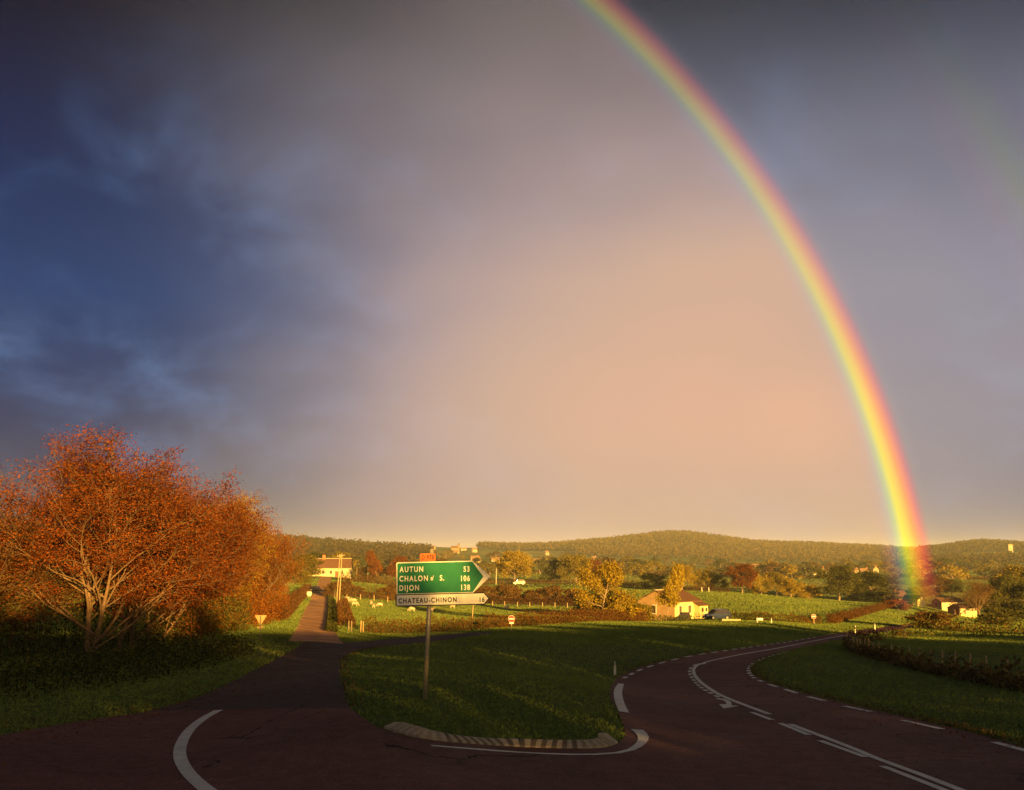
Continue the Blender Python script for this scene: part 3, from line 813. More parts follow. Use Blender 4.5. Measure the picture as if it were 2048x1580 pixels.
# hedges of the middle distance
hedge('hedge', PX((726, 121), (800, 121), (880, 121), (960, 122), (1060, 128), (1160, 138), (1240, 148), (1290, 155)), 1.45, 1.6, 'hedge_brown', 'long clipped brown hedge behind the branch road and its no entry sign', 280, .14, 7)
hedge('hedge', PX((1462, 168), (1540, 160), (1600, 158), (1640, 160)), 1.1, 1.3, 'hedge_brown', 'clipped brown hedge running on from the parked blue car', 240, .14, 8)
hedge('hedge', PX((1660, 163), (1690, 183), (1720, 208), (1752, 240), (1790, 285)), 1.3, 1.4, 'hedge_brown', 'orange brown hedge climbing the slope between the two green fields', 110, .16, 9)
hedge('hedge', PX((935, 268), (1000, 266), (1080, 264), (1150, 262), (1190, 258)), 1.7, 1.6, 'hedge_brown', 'low brown hedge right behind the pale fence posts', 110, .22, 10)
for u_, Y_, h_, w_ in ((948, 270, 3.6, 4.4), (975, 272, 4.2, 5.0), (1004, 269, 4.8, 5.4), (1030, 271, 4.4, 5.0), (1058, 268, 3.6, 4.2), (1088, 269, 3.9, 4.8), (1112, 267, 4.8, 5.2), (1140, 266, 4.2, 4.8), (1166, 263, 3.8, 4.4)):
    plant('bush', GD(u_, Y_), h_, w_, 'leaf_brown', 'rounded brown bush in the row behind the pale fence posts', 'bush', 'bushes behind the pale fence posts', name='bush')
hedge('hedge', PX((980, 402), (1080, 398), (1180, 392), (1300, 380)), 1.6, 2.0, 'hedge_brown', 'thin rust brown hedge below the golden oak', 60, .24, 11)
hedge('hedge', PX((1240, 372), (1320, 352), (1400, 345), (1460, 340)), 1.6, 2.2, 'hedge_brown', 'rust brown hedge across the slope behind the cottage', 60, .24, 12)
hedge('hedge', PX((690, 262), (740, 262), (800, 262), (935, 266)), 2.6, 3.0, 'leaf_brown', 'brown hedge with bushes at the far side of the sheep pasture', 60, .28, 13, ragged=.5)
hedge('hedge', PX((680, 360), (760, 365), (860, 380), (980, 400)), 2.6, 4, 'leaf_brown', 'brown hedge running from the white farmhouse to the golden oak', 50, .34, 14, ragged=.5)
hedge('hedge', PX((1292, 158), (1330, 165), (1380, 170), (1405, 172)), .9, 1.1, 'leaf_dark', 'low dark garden bushes in front of the cottage', 46, .2, 15, ragged=.5)
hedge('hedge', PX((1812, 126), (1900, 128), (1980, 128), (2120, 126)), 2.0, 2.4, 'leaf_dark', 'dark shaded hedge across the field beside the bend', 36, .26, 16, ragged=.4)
hedge('hedge', PX((1770, 123), (1800, 124), (1814, 125)), 1.5, 1.0, 'hedge_brown', 'short sunlit stub of rust brown hedge at the gap by the main road', 60, .16, 17)
hedge('hedge', PX((1840, 165), (1880, 158), (1930, 150), (2010, 148), (2100, 146)), 1.3, 2.6, 'leaf_brown', 'wild brown hedge below the white stable', 34, .3, 18, ragged=.6)
hedge('hedge', PX((1698, 116), (1730, 112), (1765, 116)), 1.1, 1.2, 'leaf_brown', 'short dark hedge where the paddock meets the main road', 50, .2, 19)

# single trees of the middle distance
plant('oak_a', GD(1030, 402), 12.6, 13.2, 'leaf_gold', 'round golden oak with a pale trunk standing alone above the thin hedge', name='oak_tree')
plant('fir', GD(1108, 425), 9.5, 8, 'leaf_dark', 'dark conical fir beside the olive oak', name='fir_tree')
plant('oak_b', GD(1152, 415), 10.5, 11, 'leaf_olive', 'olive and orange oak between the dark fir and the tall golden tree', name='oak_tree')
plant('oak_a', GD(1180, 430), 9.5, 10, 'leaf_orange', 'orange topped tree behind the tall golden tree', name='tree')
plant('oak_b', GD(1204, 150), 8.0, 5.6, 'leaf_gold', 'tall golden tree growing out of the long clipped hedge', name='tree')
plant('bush', GD(1238, 152), 3.6, 4.6, 'leaf_gold', 'golden bush at the foot of the tall golden tree', 'bush', name='bush')
plant('bush', GD(1180, 205), 4.6, 4.4, 'leaf_dark', 'dark rounded bush beside the tall golden tree', 'bush', name='bush')
plant('bush', GD(1272, 158), 2.6, 3.6, 'leaf_olive', 'olive bush between the golden bush and the cottage', 'bush', name='bush')
plant('slender', GD(1332, 176), 9.2, 3.4, 'leaf_gold', 'slender golden tree in front of the cottage', name='tree')
plant('oak_a', GD(1365, 335), 8.4, 6.6, 'leaf_gold', 'bright yellow tree behind the cottage roof', name='tree')
plant('oak_b', GD(1308, 350), 5.4, 8, 'leaf_dark', 'dark green tree in the hedge behind the cottage', name='tree')
plant('oak_b', GD(1408, 350), 6.4, 6, 'leaf_olive', 'yellow green tree in the hedge right behind the bright yellow tree', name='tree')
plant('oak_a', GD(1434, 352), 5.2, 6, 'leaf_dark', 'small dark green tree between the yellow green and the orange tree', name='tree')
plant('oak_a', GD(1484, 338), 9.4, 9.6, 'leaf_orange', 'dense orange brown tree at the top edge of the bright field', name='tree')
plant('oak_b', GD(1523, 340), 6.2, 6, 'leaf_gold', 'golden tree between the dense orange tree and the dark topped one', name='tree')
plant('oak_a', GD(1553, 340), 7.6, 7, 'leaf_olive', 'olive tree with a dark top at the top edge of the bright field', name='tree')
plant('oak_b', GD(1582, 338), 5.8, 6.4, 'leaf_gold', 'golden tree with pale forked trunk at the top edge of the bright field', name='tree')
plant('bush', GD(1618, 340), 4.4, 6, 'leaf_gold', 'golden bush between the forked tree and the large dark oak', 'bush', name='bush')
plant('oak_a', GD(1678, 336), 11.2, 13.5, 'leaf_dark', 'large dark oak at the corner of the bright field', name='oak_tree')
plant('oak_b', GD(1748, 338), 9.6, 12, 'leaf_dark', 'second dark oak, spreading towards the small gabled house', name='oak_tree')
plant('oak_b', GD(1715, 345), 8.0, 9, 'leaf_olive', 'olive tree filling the gap between the two dark oaks', name='oak_tree')
plant('oak_b', GD(1868, 440), 8.2, 10, 'leaf_brown', 'dark reddish tree at the foot of the rainbow', name='tree')
plant('oak_a', GD(1905, 450), 7.6, 10, 'leaf_dark', 'dark tree beside the reddish one above the barn', name='tree')
plant('oak_b', GD(1840, 400), 5.0, 7, 'leaf_olive', 'low olive tree behind the small gabled house', name='tree')
plant('bush', GD(1780, 330), 4.2, 6, 'leaf_dark', 'dark bush beside the small gabled house', 'bush', name='bush')
plant('bush', GD(1800, 260), 2.6, 4.2, 'leaf_orange', 'rust orange bush on the slope below the small gabled house', 'bush', name='bush')
plant('bare', GD(1963, 292), 10.4, 10, 'leaf_brown', 'half bare brown tree with pale trunks beside the white stable', name='tree')
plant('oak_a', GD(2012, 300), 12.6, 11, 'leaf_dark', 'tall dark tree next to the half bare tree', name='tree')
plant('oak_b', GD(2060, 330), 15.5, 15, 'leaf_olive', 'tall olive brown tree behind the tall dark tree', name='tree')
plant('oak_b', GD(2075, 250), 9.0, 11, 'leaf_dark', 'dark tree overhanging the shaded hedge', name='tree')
plant('oak_a', GD(2000, 420), 10.5, 12, 'leaf_olive', 'olive tree up the slope behind the half bare tree', name='tree')
plant('bush', GD(1990, 215), 3.4, 7, 'leaf_dark', 'dark bush under the tall dark tree', 'bush', name='bush')
plant('bush', GD(1862, 162), 2.6, 5, 'leaf_brown', 'brown bush at the corner of the wild hedge by the main road', 'bush', name='bush')
plant('oak_b', GD(598, 330), 8.5, 10.5, 'leaf_olive', 'olive tree between the beech row and the white farmhouse', name='tree')
plant('oak_a', GD(573, 260), 7.6, 9, 'leaf_olive', 'olive brown tree just past the lane end of the beech row', name='tree')
plant('oak_a', GD(634, 400), 9.0, 9, 'leaf_dark', 'dark tree at the end wall of the white farmhouse', name='tree')
plant('oak_b', GD(682, 415), 9.5, 7, 'leaf_olive', 'tree rising behind the roof of the white farmhouse', name='tree')
plant('slender', GD(757, 380), 11.0, 5.5, 'leaf_orange', 'thin orange tree with pale stem, nearer the farmhouse of two', name='tree')
plant('slender', GD(776, 375), 9.5, 6.5, 'leaf_orange', 'thin orange tree with pale stem beside the road sign', name='tree')
plant('oak_b', GD(738, 385), 5.6, 8, 'leaf_brown', 'low brown tree below the thin orange trees', name='tree')
for u, Y, h in ((672, 250, 3.4), (690, 262, 3.8), (716, 262, 2.8), (790, 268, 4.0), (770, 262, 3.2)):
    plant('bush', GD(u, Y), h, h * 1.2, 'leaf_brown', 'brown bush in the hedges between the twin poles and the sheep pasture', 'bush', 'brown bushes by the pasture', name='bush')
# hedgerow trees scattered over the far fields
rr_ = np.random.default_rng(3)
COLN = (('leaf_olive', 'olive'), ('leaf_brown', 'brown'), ('leaf_dark', 'dark green'), ('leaf_gold', 'golden'))
FAR = ((560, 760, 620, 660, 9, 'behind the white farmhouse'), (800, 1290, 620, 700, 16, 'behind the golden oak'), (1280, 1640, 620, 660, 13, 'behind the cottage trees'), (1440, 1800, 830, 860, 13, 'beside the bright hamlet'),
       (1780, 2060, 640, 700, 9, 'behind the reddish tree at the rainbow foot'), (1060, 1330, 950, 1000, 12, 'on the slope behind the dark fir'), (1820, 2060, 900, 960, 13, 'on the green fields below the dark wooded hill'),
       (1340, 1800, 1250, 1350, 18, 'at the foot of the hazy ridge'), (1880, 2060, 1250, 1300, 10, 'at the foot of the dark wooded hill'), (840, 1060, 1150, 1250, 10, 'below the hilltop church'))
for u0, u1, Y0, Y1, n, where in FAR:
    for k in range(n):
        u = u0 + (u1 - u0) * (k + rr_.uniform(-.4, .4)) / n; Y = Y0 + (Y1 - Y0) * rr_.uniform(0, 1)
        h = rr_.uniform(5.5, 10.5); lm, cn = COLN[rr_.choice(4, p=(.42, .22, .22, .14))]
        plant('hedgerow', GD(u, Y), h, h * rr_.uniform(1.0, 1.5), lm, cn + ' hedgerow tree ' + where, 'tree', 'hedgerow trees ' + where, name='hedgerow_tree')
for k, (a, b, Y, where) in enumerate(((560, 800, 640, 'behind the white farmhouse'), (800, 1300, 665, 'behind the golden oak'), (1280, 1650, 640, 'behind the cottage trees'), (1440, 1790, 850, 'beside the bright hamlet'),
                                      (1790, 2070, 660, 'behind the reddish tree at the rainbow foot'), (1060, 1340, 980, 'on the slope behind the dark fir'), (1820, 2070, 930, 'below the dark wooded hill'), (1340, 1800, 1300, 'at the foot of the hazy ridge'))):
    hedge('hedge', PX((a, Y), ((a + b) / 2, Y * 1.02), (b, Y)), 2.2, 3, 'leaf_brown', 'thin brown hedgerow crossing the far fields ' + where, 9, 1.0, 60 + k, 'far hedgerows', ragged=.5)


# ------------------------------------------------------------------ woods on the far hills (one mass each)
def wood(name, regions, label, seed, m='wood_far'):
    r_ = np.random.default_rng(seed); Vs, Fs, Ts, b = [], [], [], 0
    for (u0, u1, Y0, Y1, n, rad, k) in regions:
        Y = r_.uniform(Y0, Y1, n); x = (r_.uniform(u0, u1, n) - CX) / F * Y; z = hfun(x, Y)
        hh = rad * r_.uniform(.7, 1.35, n)
        c = np.c_[x, Y, z + hh * .9]
        P = np.repeat(c, k, 0); d = r_.normal(size=P.shape); d /= np.linalg.norm(d, axis=1)[:, None]; d[:, 2] = np.abs(d[:, 2]) * 1.1 - .25
        P = P + d * (np.repeat(hh, k) * r_.uniform(.55, 1, len(P)))[:, None]
        V, Fq, tn = leaf_quads(P, rad * .55, r_, np.clip(np.repeat(r_.uniform(0, .6, n), k) + r_.uniform(0, .4, n * k), 0, 1), aspect=.8)
        Vs.append(V); Fs.append(Fq + b); Ts.append(tn); b += len(V)
    return tag(link(name, np_mesh(name, np.concatenate(Vs), [np.concatenate(Fs)], m, False, np.concatenate(Ts))), label, 'wood', kind='stuff')


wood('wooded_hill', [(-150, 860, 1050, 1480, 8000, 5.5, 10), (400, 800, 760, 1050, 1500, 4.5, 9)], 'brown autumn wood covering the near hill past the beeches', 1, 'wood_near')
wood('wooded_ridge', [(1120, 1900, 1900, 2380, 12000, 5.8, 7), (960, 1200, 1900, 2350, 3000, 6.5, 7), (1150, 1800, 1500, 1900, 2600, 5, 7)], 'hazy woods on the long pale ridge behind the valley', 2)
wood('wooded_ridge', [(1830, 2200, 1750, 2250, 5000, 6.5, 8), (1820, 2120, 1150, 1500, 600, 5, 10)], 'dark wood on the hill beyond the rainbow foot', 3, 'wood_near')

# ------------------------------------------------------------------ wood behind the camera that shades the crossroads
LAT = Vector((SH.y, -SH.x))
for k in range(44):
    t = -74 + k * 5.0 + random.uniform(-1.2, 1.2); sb = -32 + random.uniform(-5, 3)
    p = SH * sb + LAT * t
    hh = 8.6 + .5 * float(sstep(np.array(t), 30, 60)) - 2.4 * float(sstep(np.array(t), 80, 96)) + random.uniform(-.5, .3) - (1.3 if t > 45 and k % 3 == 0 else 0)
    if 82 < t < 92: hh = 5.0
    if 6 < t < 12.5:
        plant('bare', (p.x, p.y, hz(p.x, p.y)), 10.5, 7.5, 'leaf_dark', 'added half bare tree filtering the sun in the row behind the crossroads', 'tree', 'sun filtering trees added behind the crossroads', name='unseen_tree'); continue  # unseen trees added sparse so that filtered sun reaches the road sign
    plant('oak_b' if k % 2 else 'oak_a', (p.x, p.y, hz(p.x, p.y)), hh, 7.4, 'leaf_dark', 'dark roadside tree in the row behind the crossroads', 'tree', 'trees behind the crossroads', name='unseen_tree')
for t0, t1, hh, lb in ((-80, 7, 8.0, 'added dense shade hedge behind the crossroads, running off behind the beech row'), (12, 80, 7.4, 'added dense shade hedge behind the crossroads, running off behind the paddock'), (7, 13, 4.6, 'added low shade hedge in the gap behind the crossroads')):
    hedge('hedge', [(SH * -31 + LAT * t) for t in range(t0, t1 + 1, 3)], hh, 4.0, 'leaf_dark', lb, 22, .7, 133 + t0, ragged=.06)  # unseen hedges added, their heights shaped to block the low sun


# ------------------------------------------------------------------ lettering and signs
def text_obj(body, size, m, parent, x, z, y, align='LEFT', sx=1.0, weight=.012, spacing=1.12, rot=0.0):
    cu = bpy.data.curves.new('lettering', 'FONT'); cu.body = body; cu.size = size; cu.align_x = align; cu.align_y = 'BOTTOM_BASELINE'
    cu.offset = weight * size; cu.space_character = spacing; cu.extrude = .0015
    o = bpy.data.objects.new('t', cu); COL.objects.link(o)
    me = bpy.data.meshes.new_from_object(o.evaluated_get(bpy.context.evaluated_depsgraph_get()))
    bpy.data.objects.remove(o)
    me.materials.clear(); me.materials.append(MT[m]); me.name = 'lettering'
    me.transform(Matrix.Scale(sx, 4, Vector((1, 0, 0))))
    c = link('lettering', me, parent); c.location = (x, y, z); c.rotation_euler = (math.pi / 2, 0, 0); return c


def arrow_poly(w, h, tip, r, inset=0.0, tipin=None):
    """panel outline pointing right with two rounded left corners"""
    x0, x1, z0, z1 = inset, w - tip, inset, h - inset; t = w - (tipin if tipin is not None else inset * 1.6); r = max(r - inset, .004)
    P = [(x1, z0), (t, h / 2), (x1, z1)]
    for k in range(5): a = math.pi / 2 + k * math.pi / 8; P.append((x0 + r + r * math.cos(a), z1 - r + r * math.sin(a)))
    for k in range(5): a = math.pi + k * math.pi / 8; P.append((x0 + r + r * math.cos(a), z0 + r + r * math.sin(a)))
    return P


b0 = GD(850, 28); ppm = F / 28.0
post = empty('road_sign', b0); tag(post, 'tall road sign with green direction arrow, white arrow and small orange route plate', 'road sign')
LEAN = R(2.0)
MB().tube([(0, 0, -.2), (0, 0, 3.62)], .056, 14).build('post', 'galv', post, True).rotation_euler = (0, LEAN, 0)
MB().tube([(0, 0, 3.62), (0, 0, 3.66)], [.066, .045], 14).build('post_cap', 'galv_dark', post, True).rotation_euler = (0, LEAN, 0)



def px2(u, v):   # photo pixel -> sign plane (x, z) at the sign's distance
    a, b = ray(u, v); return a * 28 - b0.x, CAMZ + b * 28 - b0.z


TILT = -R(1.3)


def board(name, u0, v0, w, h, tip, border, face, edge, r=.035, tipb=None, y=-.085):
    x, z = px2(u0, v0)
    e = MB().prism(arrow_poly(w, h, tip, r), 0, .03).build(name, edge, post); recalc(e); e.location = (x, y, z); e.rotation_euler = (0, TILT, 0)
    f = MB().prism(arrow_poly(w, h, tip, r, border, tipb), -.004, .0).build('face', face, e); recalc(f)
    return e


g = board('green_panel', 794, 1189, 2.32, .785, .44, .022, 'sign_green', 'sign_white', tipb=.175)
kx = 1 / ppm


def put(body, panel, u, v, size, m, origin, align='LEFT', sx=.78, sp=1.18, wgt=.022):
    return text_obj(body, size, m, panel, (u - origin[0]) * kx, (origin[1] - v) * kx, -.0055, align, sx, wgt, sp)


O1 = (794, 1189)
put('AUTUN', g, 800.5, 1145.5, .185, 'sign_white', O1, sp=1.3)
put('CHALON', g, 799.5, 1163.5, .185, 'sign_white', O1, sp=1.3)
put('s/', g, 861, 1162.5, .16, 'sign_white', O1, sp=.9)
put('S.', g, 879, 1163.5, .185, 'sign_white', O1, sp=1.2)
put('DIJON', g, 799, 1181.5, .185, 'sign_white', O1, sp=1.3)
put('53', g, 938.5, 1147.5, .185, 'sign_white', O1, 'RIGHT', sp=1.2)
put('106', g, 938.5, 1165.5, .185, 'sign_white', O1, 'RIGHT', sp=1.2)
put('138', g, 938.5, 1183, .185, 'sign_white', O1, 'RIGHT', sp=1.2)
w2 = board('white_panel', 792, 1213, 2.33, .30, .155, .026, 'sign_white', 'sign_ink', r=.05, tipb=.045)
O2 = (792, 1213)
put('CHATEAU-CHINON', w2, 797.5, 1206.5, .165, 'sign_ink', O2, sp=1.3, sx=.80, wgt=.03)
put('16', w2, 966.5, 1207.5, .165, 'sign_ink', O2, 'RIGHT', sp=1.2, wgt=.03)
x, z = px2(840.5, 1123)
rp = []
for cxr, czr, a0 in ((.385 - .03, .03, -90), (.385 - .03, .165, 0), (.03, .165, 90), (.03, .03, 180)):
    for k in range(4): a = R(a0 + k * 30); rp.append((cxr + .03 * math.cos(a), czr + .03 * math.sin(a)))
cart = recalc(MB().prism(rp, 0, .02).build('route_plate', 'sign_orange', post)); cart.location = (x, -.085, z); cart.rotation_euler = (0, TILT, 0)
text_obj('D 978', .155, 'sign_ink', cart, .192, .045, -.0025, 'CENTER', .72, .02, 1.12)
for u, v in ((853, 1133), (853, 1180), (852, 1200), (855, 1118)):
    x, z = px2(u, v); c = MB().box((0, 0, 0), (.19, .05, .045)).build('clamp', 'galv_dark', post); c.location = (x, -.045, z)


def disc_sign(name, u, Y, h_center, dia, label, plate=None, post_m='galv', group='no entry signs'):
    p = GD(u, Y); e = empty(name, p); tag(e, label, 'road sign', group)
    MB().tube([(0, .03, -.2), (0, .03, h_center + dia * .45)], .045 if post_m == 'galv' else .07, 8).build('post', post_m, e, True)
    MB().tube([(0, 0, h_center), (0, -.02, h_center)], dia / 2, 28).build('rim', 'sign_white', e)
    MB().tube([(0, -.021, h_center), (0, -.026, h_center)], dia / 2 * .95, 28).build('red_disc', 'sign_red', e)
    MB().box((0, -.03, h_center), (dia * .70, .006, dia * .14)).build('white_bar', 'sign_white', e)
    if plate: MB().box((0, -.01, h_center - dia / 2 - plate[1] / 2 - .03), (plate[0], .02, plate[1])).build('plate', 'sign_white', e)
    return e


disc_sign('no_entry_sign', 1023, 112, 1.15, .65, 'red no entry sign with a small plate in front of the long hedge', (.42, .14))
disc_sign('no_entry_sign', 1628, 158, 1.05, .66, 'red no entry sign on a wooden post at the end of the clipped hedge', None, 'timber')
disc_sign('no_entry_sign', 1889, 225, 1.0, .72, 'red no entry sign with a white plate by the main road below the barns', (.68, .32))
p = GD(520, 84); e = empty('give_way_sign', p + Vector((0, 0, .12)), R(8)); tag(e, 'back of a give way triangle with its small plate before the brush', 'road sign')
recalc(MB().prism([(-.42, 1.62), (-.40, 1.66), (.40, 1.66), (.42, 1.62), (.03, .93), (-.03, .93)], 0, .02).build('triangle', 'galv_back', e))
MB().tube([(0, -.04, -.6), (0, -.04, 1.62)], .035, 8).build('post', 'galv_dark', e, True)
MB().box((0, .01, .78), (.42, .02, .15)).build('plate', 'galv_back', e)


def delineator(u, Y, h, label, group=None):
    p = GD(u, Y); e = empty('delineator_post', p); tag(e, label, 'marker post', group)
    b = MB().box((0, 0, h / 2 - .05), (.13, .10, h + .1), top=.85).build('post', 'plastic_white', e)
    MB().box((0, -.002, h * .84), (.128, .104, .16)).build('band', 'sign_ink', e)
    MB().box((0, -.056, h * .84), (.05, .012, .11)).build('reflector', 'lamp_glass', e)
    return e


DG = 'white marker posts along the main road'
delineator(1230, 62, .72, 'white marker post on the grassy bank beside the bend', DG)
delineator(1711, 134, .82, 'white marker post where the orange brown hedge slope meets the main road', DG)
delineator(1750, 146, .82, 'white marker post one further along the main road than the hedge slope', DG)
p = GD(1518, 146); e = empty('direction_sign', p); tag(e, 'small pale direction board on a short post beside the clipped hedge', 'road sign')
MB().box((-.22, 0, .3), (.16, .12, .72)).build('post', 'plastic_white', e); MB().box((.12, -.02, .55), (.8, .06, .28)).build('board', 'sign_white', e)
delineator(1543, 149, .62, 'short white stump beside the small pale direction board')


# ------------------------------------------------------------------ utility poles
def pole(u, Y, h, label, r=.13, lean=0.0, m='timber_pale', arm=True, group=None):
    p = GD(u, Y); e = empty('utility_pole', p); e.rotation_euler = (0, R(lean), 0); tag(e, label, 'utility pole', group)
    MB().tube([(0, 0, -.4), (0, 0, h)], [r, r * .62], 10).build('shaft', m, e, True)
    if arm:
        MB().box((0, -.1, h - .35), (.9, .09, .09)).build('cross_arm', 'timber', e)
        for k in (-.38, 0, .38): MB().tube([(k, -.1, h - .3), (k, -.1, h - .12)], [.04, .03], 8).build('insulator', 'trim', e)
    return e


pole(673, 190, 8.7, 'tall pale utility pole, thinner of the twin poles beside the farm lane', .09, 2.5)
pole(678, 192, 8.9, 'tall pale utility pole, thicker of the twin poles beside the farm lane', .115, 2.0)
pole(713, 372, 4.6, 'short thin pole in the hedge between the farmhouse and the orange trees', .09, 1, arm=False)
pole(735, 380, 5.2, 'thin pole with cap beside the thin orange trees', .1, 1, arm=False)
pole(992, 396, 5.6, 'white pole in the hedge below the golden oak', .13, 1.5, 'plastic_white', False)
pole(944, 140, 3.2, 'pale yellow post standing in the sheep pasture behind the road sign', .07, 3.0, 'timber_pale', False)


# ------------------------------------------------------------------ fences
def fence(P, step, h, label, r=.06, m='timber_pale', wires=3, jitter=.08):
    Q, L = resample(P, step)
    e = empty('fence', (Q[0].x, Q[0].y, hz(*Q[0]))); tag(e, label, 'fence'); inv = Matrix.Translation(-e.location)
    tops = []
    base_me = None
    for q in Q:
        z = hz(q.x, q.y); hh = h * random.uniform(.9, 1.08)
        b = MB().tube([(0, 0, -.3), (random.uniform(-jitter, jitter), random.uniform(-jitter, jitter), hh)], [r, r * .85], 6)
        o = b.build('post', m, e); o.location = Vector((q.x, q.y, z)) - e.location
        tops.append(Vector((q.x, q.y, z)))
    for k in range(wires):
        MB().tube([t + Vector((0, 0, h * (.35 + .27 * k))) - e.location for t in tops], .006 + .00004 * Q[0].y, 3).build('wire', 'galv_dark', e)
    return e


fence(PX((694, 251), (760, 251), (830, 252)), 2.9, 1.25, 'post and wire fence with pale posts at the far side of the sheep', .09)
fence(PX((985, 257), (1060, 256), (1160, 255)), 2.7, 1.15, 'pale posts in front of the row of rounded brown bushes', .09)
fence(PX((1694, 104), (1712, 92), (1750, 80), (1800, 70), (1860, 62), (1940, 54), (2060, 46)), 2.6, 1.15, 'weathered post and wire fence round the shaded paddock', .055, 'timber', 3)
fence(PX((1404, 338), (1418, 337)), 4.5, 1.4, 'two white gate posts at the top of the bright field', .14, 'plastic_white', 1)
fence(PX((697, 118), (703, 118)), .8, 1.1, 'pair of old wooden gate posts beside the rust brown hedge', .07, 'bark', 0)
fence(PX((721, 118), (726, 118)), .8, 1.2, 'pair of wooden posts where the long clipped hedge starts', .07, 'timber', 0)
fence(PX((1775, 121), (1808, 121)), 1.2, 1.35, 'row of sunlit wooden stakes in front of the hedge stub', .05, 'timber_pale', 1)
hedge('long_grass', PX((1694, 102), (1712, 90), (1750, 78), (1800, 68), (1860, 60), (1940, 52), (2060, 44)), .6, .9, 'dry_grass', 'long dry grass and weeds growing along the paddock fence', 80, .22, 44, cat='grass', ragged=.7)


# ------------------------------------------------------------------ houses
def house(loc, rz, L, Wd, eave, ridge, wall='plaster', roof='roof', gable=None, label='', cat='house', name='house', over=.25, windows=(), doors=(), chimneys=(), rake=None, gwin=(), group=None, th=.12):
    e = empty(name, loc, rz); tag(e, label, cat, group)
    x, y = L / 2, Wd / 2
    V = [(-x, -y, -1.2), (x, -y, -1.2), (x, y, -1.2), (-x, y, -1.2), (-x, -y, eave), (x, -y, eave), (x, y, eave), (-x, y, eave), (-x, 0, ridge), (x, 0, ridge)]
    for f, nm, mm in (((0, 1, 5, 4), 'side_wall', wall), ((2, 3, 7, 6), 'side_wall', wall), ((1, 2, 6, 9, 5), 'gable_wall', gable or wall), ((3, 0, 4, 8, 7), 'gable_wall', gable or wall)):
        MB().add([V[q] for q in f], [tuple(range(len(f)))]).build(nm, mm, e)
    sl = (ridge - eave) / y; ye = y + over; ze = eave - over * sl
    b = MB(); X = x + over * .6
    for s in (-1, 1):
        P = [(-X, s * ye, ze), (X, s * ye, ze), (X, 0, ridge), (-X, 0, ridge)]
        b.add([(p[0], p[1], p[2] + .01) for p in P] + [(p[0], p[1], p[2] + th + .01) for p in P], [(0, 1, 2, 3), (4, 5, 6, 7), (0, 1, 5, 4), (1, 2, 6, 5), (2, 3, 7, 6), (3, 0, 4, 7)])
    rf = recalc(b.build('roof', roof, e))
    MB().tube([(-X, 0, ridge + th), (X, 0, ridge + th)], .09, 6).build('ridge', rake or roof, rf)
    for cx, cy, ch, cw in chimneys:
        zz = ridge - abs(cy) * sl
        c = MB().box((cx, cy, zz + ch / 2 - .3), (cw, cw * .8, ch + .6)).build('chimney', 'brick', rf)
        MB().tube([(cx, cy, zz + ch), (cx, cy, zz + ch + .3)], .13, 8).build('chimney_pot', 'brick', rf)

    def opening(cx, cz, w, h, side, kind, frame='trim'):
        # side: 'f' front (y=-y), 'g' gable at -x, 'h' gable at +x, 'b' back
        o = MB().box((0, 0, 0), (w + .26, .06, h + .3)).build('surround' if kind == 'w' else 'door_frame', frame, None)
        f = MB().box((0, -.045, 0), (w, .05, h)).build('window' if kind == 'w' else 'door', 'trim' if kind == 'w' else 'door_red', None)
        if kind == 'w':
            for s in (-1, 1): MB().box((s * w * .25, -.075, 0), (w * .42, .02, h * .9)).build('pane', 'glass_dark', f)
        else:
            MB().box((w * .36, -.085, 0), (.05, .04, .16)).build('handle', 'galv_dark', f)
        for q in (o, f):
            q.parent = e
            if side == 'f': q.location = (cx, -y - .02, cz)
            elif side == 'g': q.location = (-x - .02, cx, cz); q.rotation_euler = (0, 0, -math.pi / 2)
            elif side == 'h': q.location = (x + .02, cx, cz); q.rotation_euler = (0, 0, math.pi / 2)
    for (cx, cz, w, h, side) in windows: opening(cx, cz, w, h, side, 'w')
    for (cx, cz, w, h, side) in doors: opening(cx, cz, w, h, side, 'd')
    return e


PHI = R(45); Lc, Wc = 7.2, 7.6
c0 = GD(1350, 184); dx = Vector((math.cos(PHI), math.sin(PHI), 0)); dy = Vector((-math.sin(PHI), math.cos(PHI), 0))
cc_ = c0 + dx * Lc / 2 + dy * Wc / 2
cot = house((cc_.x, cc_.y, c0.z + .15), PHI, Lc, Wc, 2.85, 4.55, 'plaster', 'roof', 'plaster_dim', 'small yellow cottage with a brown roof and lean-to porch behind the slender golden tree', 'house', 'cottage',
            windows=((-Lc / 2 + .20 * Lc, 1.55, .62, 1.35, 'f'), (-Lc / 2 + .55 * Lc, 1.6, .75, 1.3, 'f'), (-Wc / 2 + .55 * Wc, 1.55, .75, 1.35, 'g')), doors=((-Wc / 2 + .90 * Wc, .85, 1.0, 1.7, 'g'),), rake='trim')
pb = MB(); px0, px1, py0, py1 = Lc / 2 - 2.1, Lc / 2 + .15, -Wc / 2 - 1.3, -Wc / 2
recalc(pb.add([(px0, py0, -1), (px1, py0, -1), (px1, py1 - .003, -1), (px0, py1 - .003, -1), (px0, py0, 2.1), (px1, py0, 2.1), (px1, py1 - .003, 2.65), (px0, py1 - .003, 2.65)], [(0, 1, 5, 4), (1, 2, 6, 5), (3, 0, 4, 7), (4, 5, 6, 7)]).build('porch', 'plaster', cot))
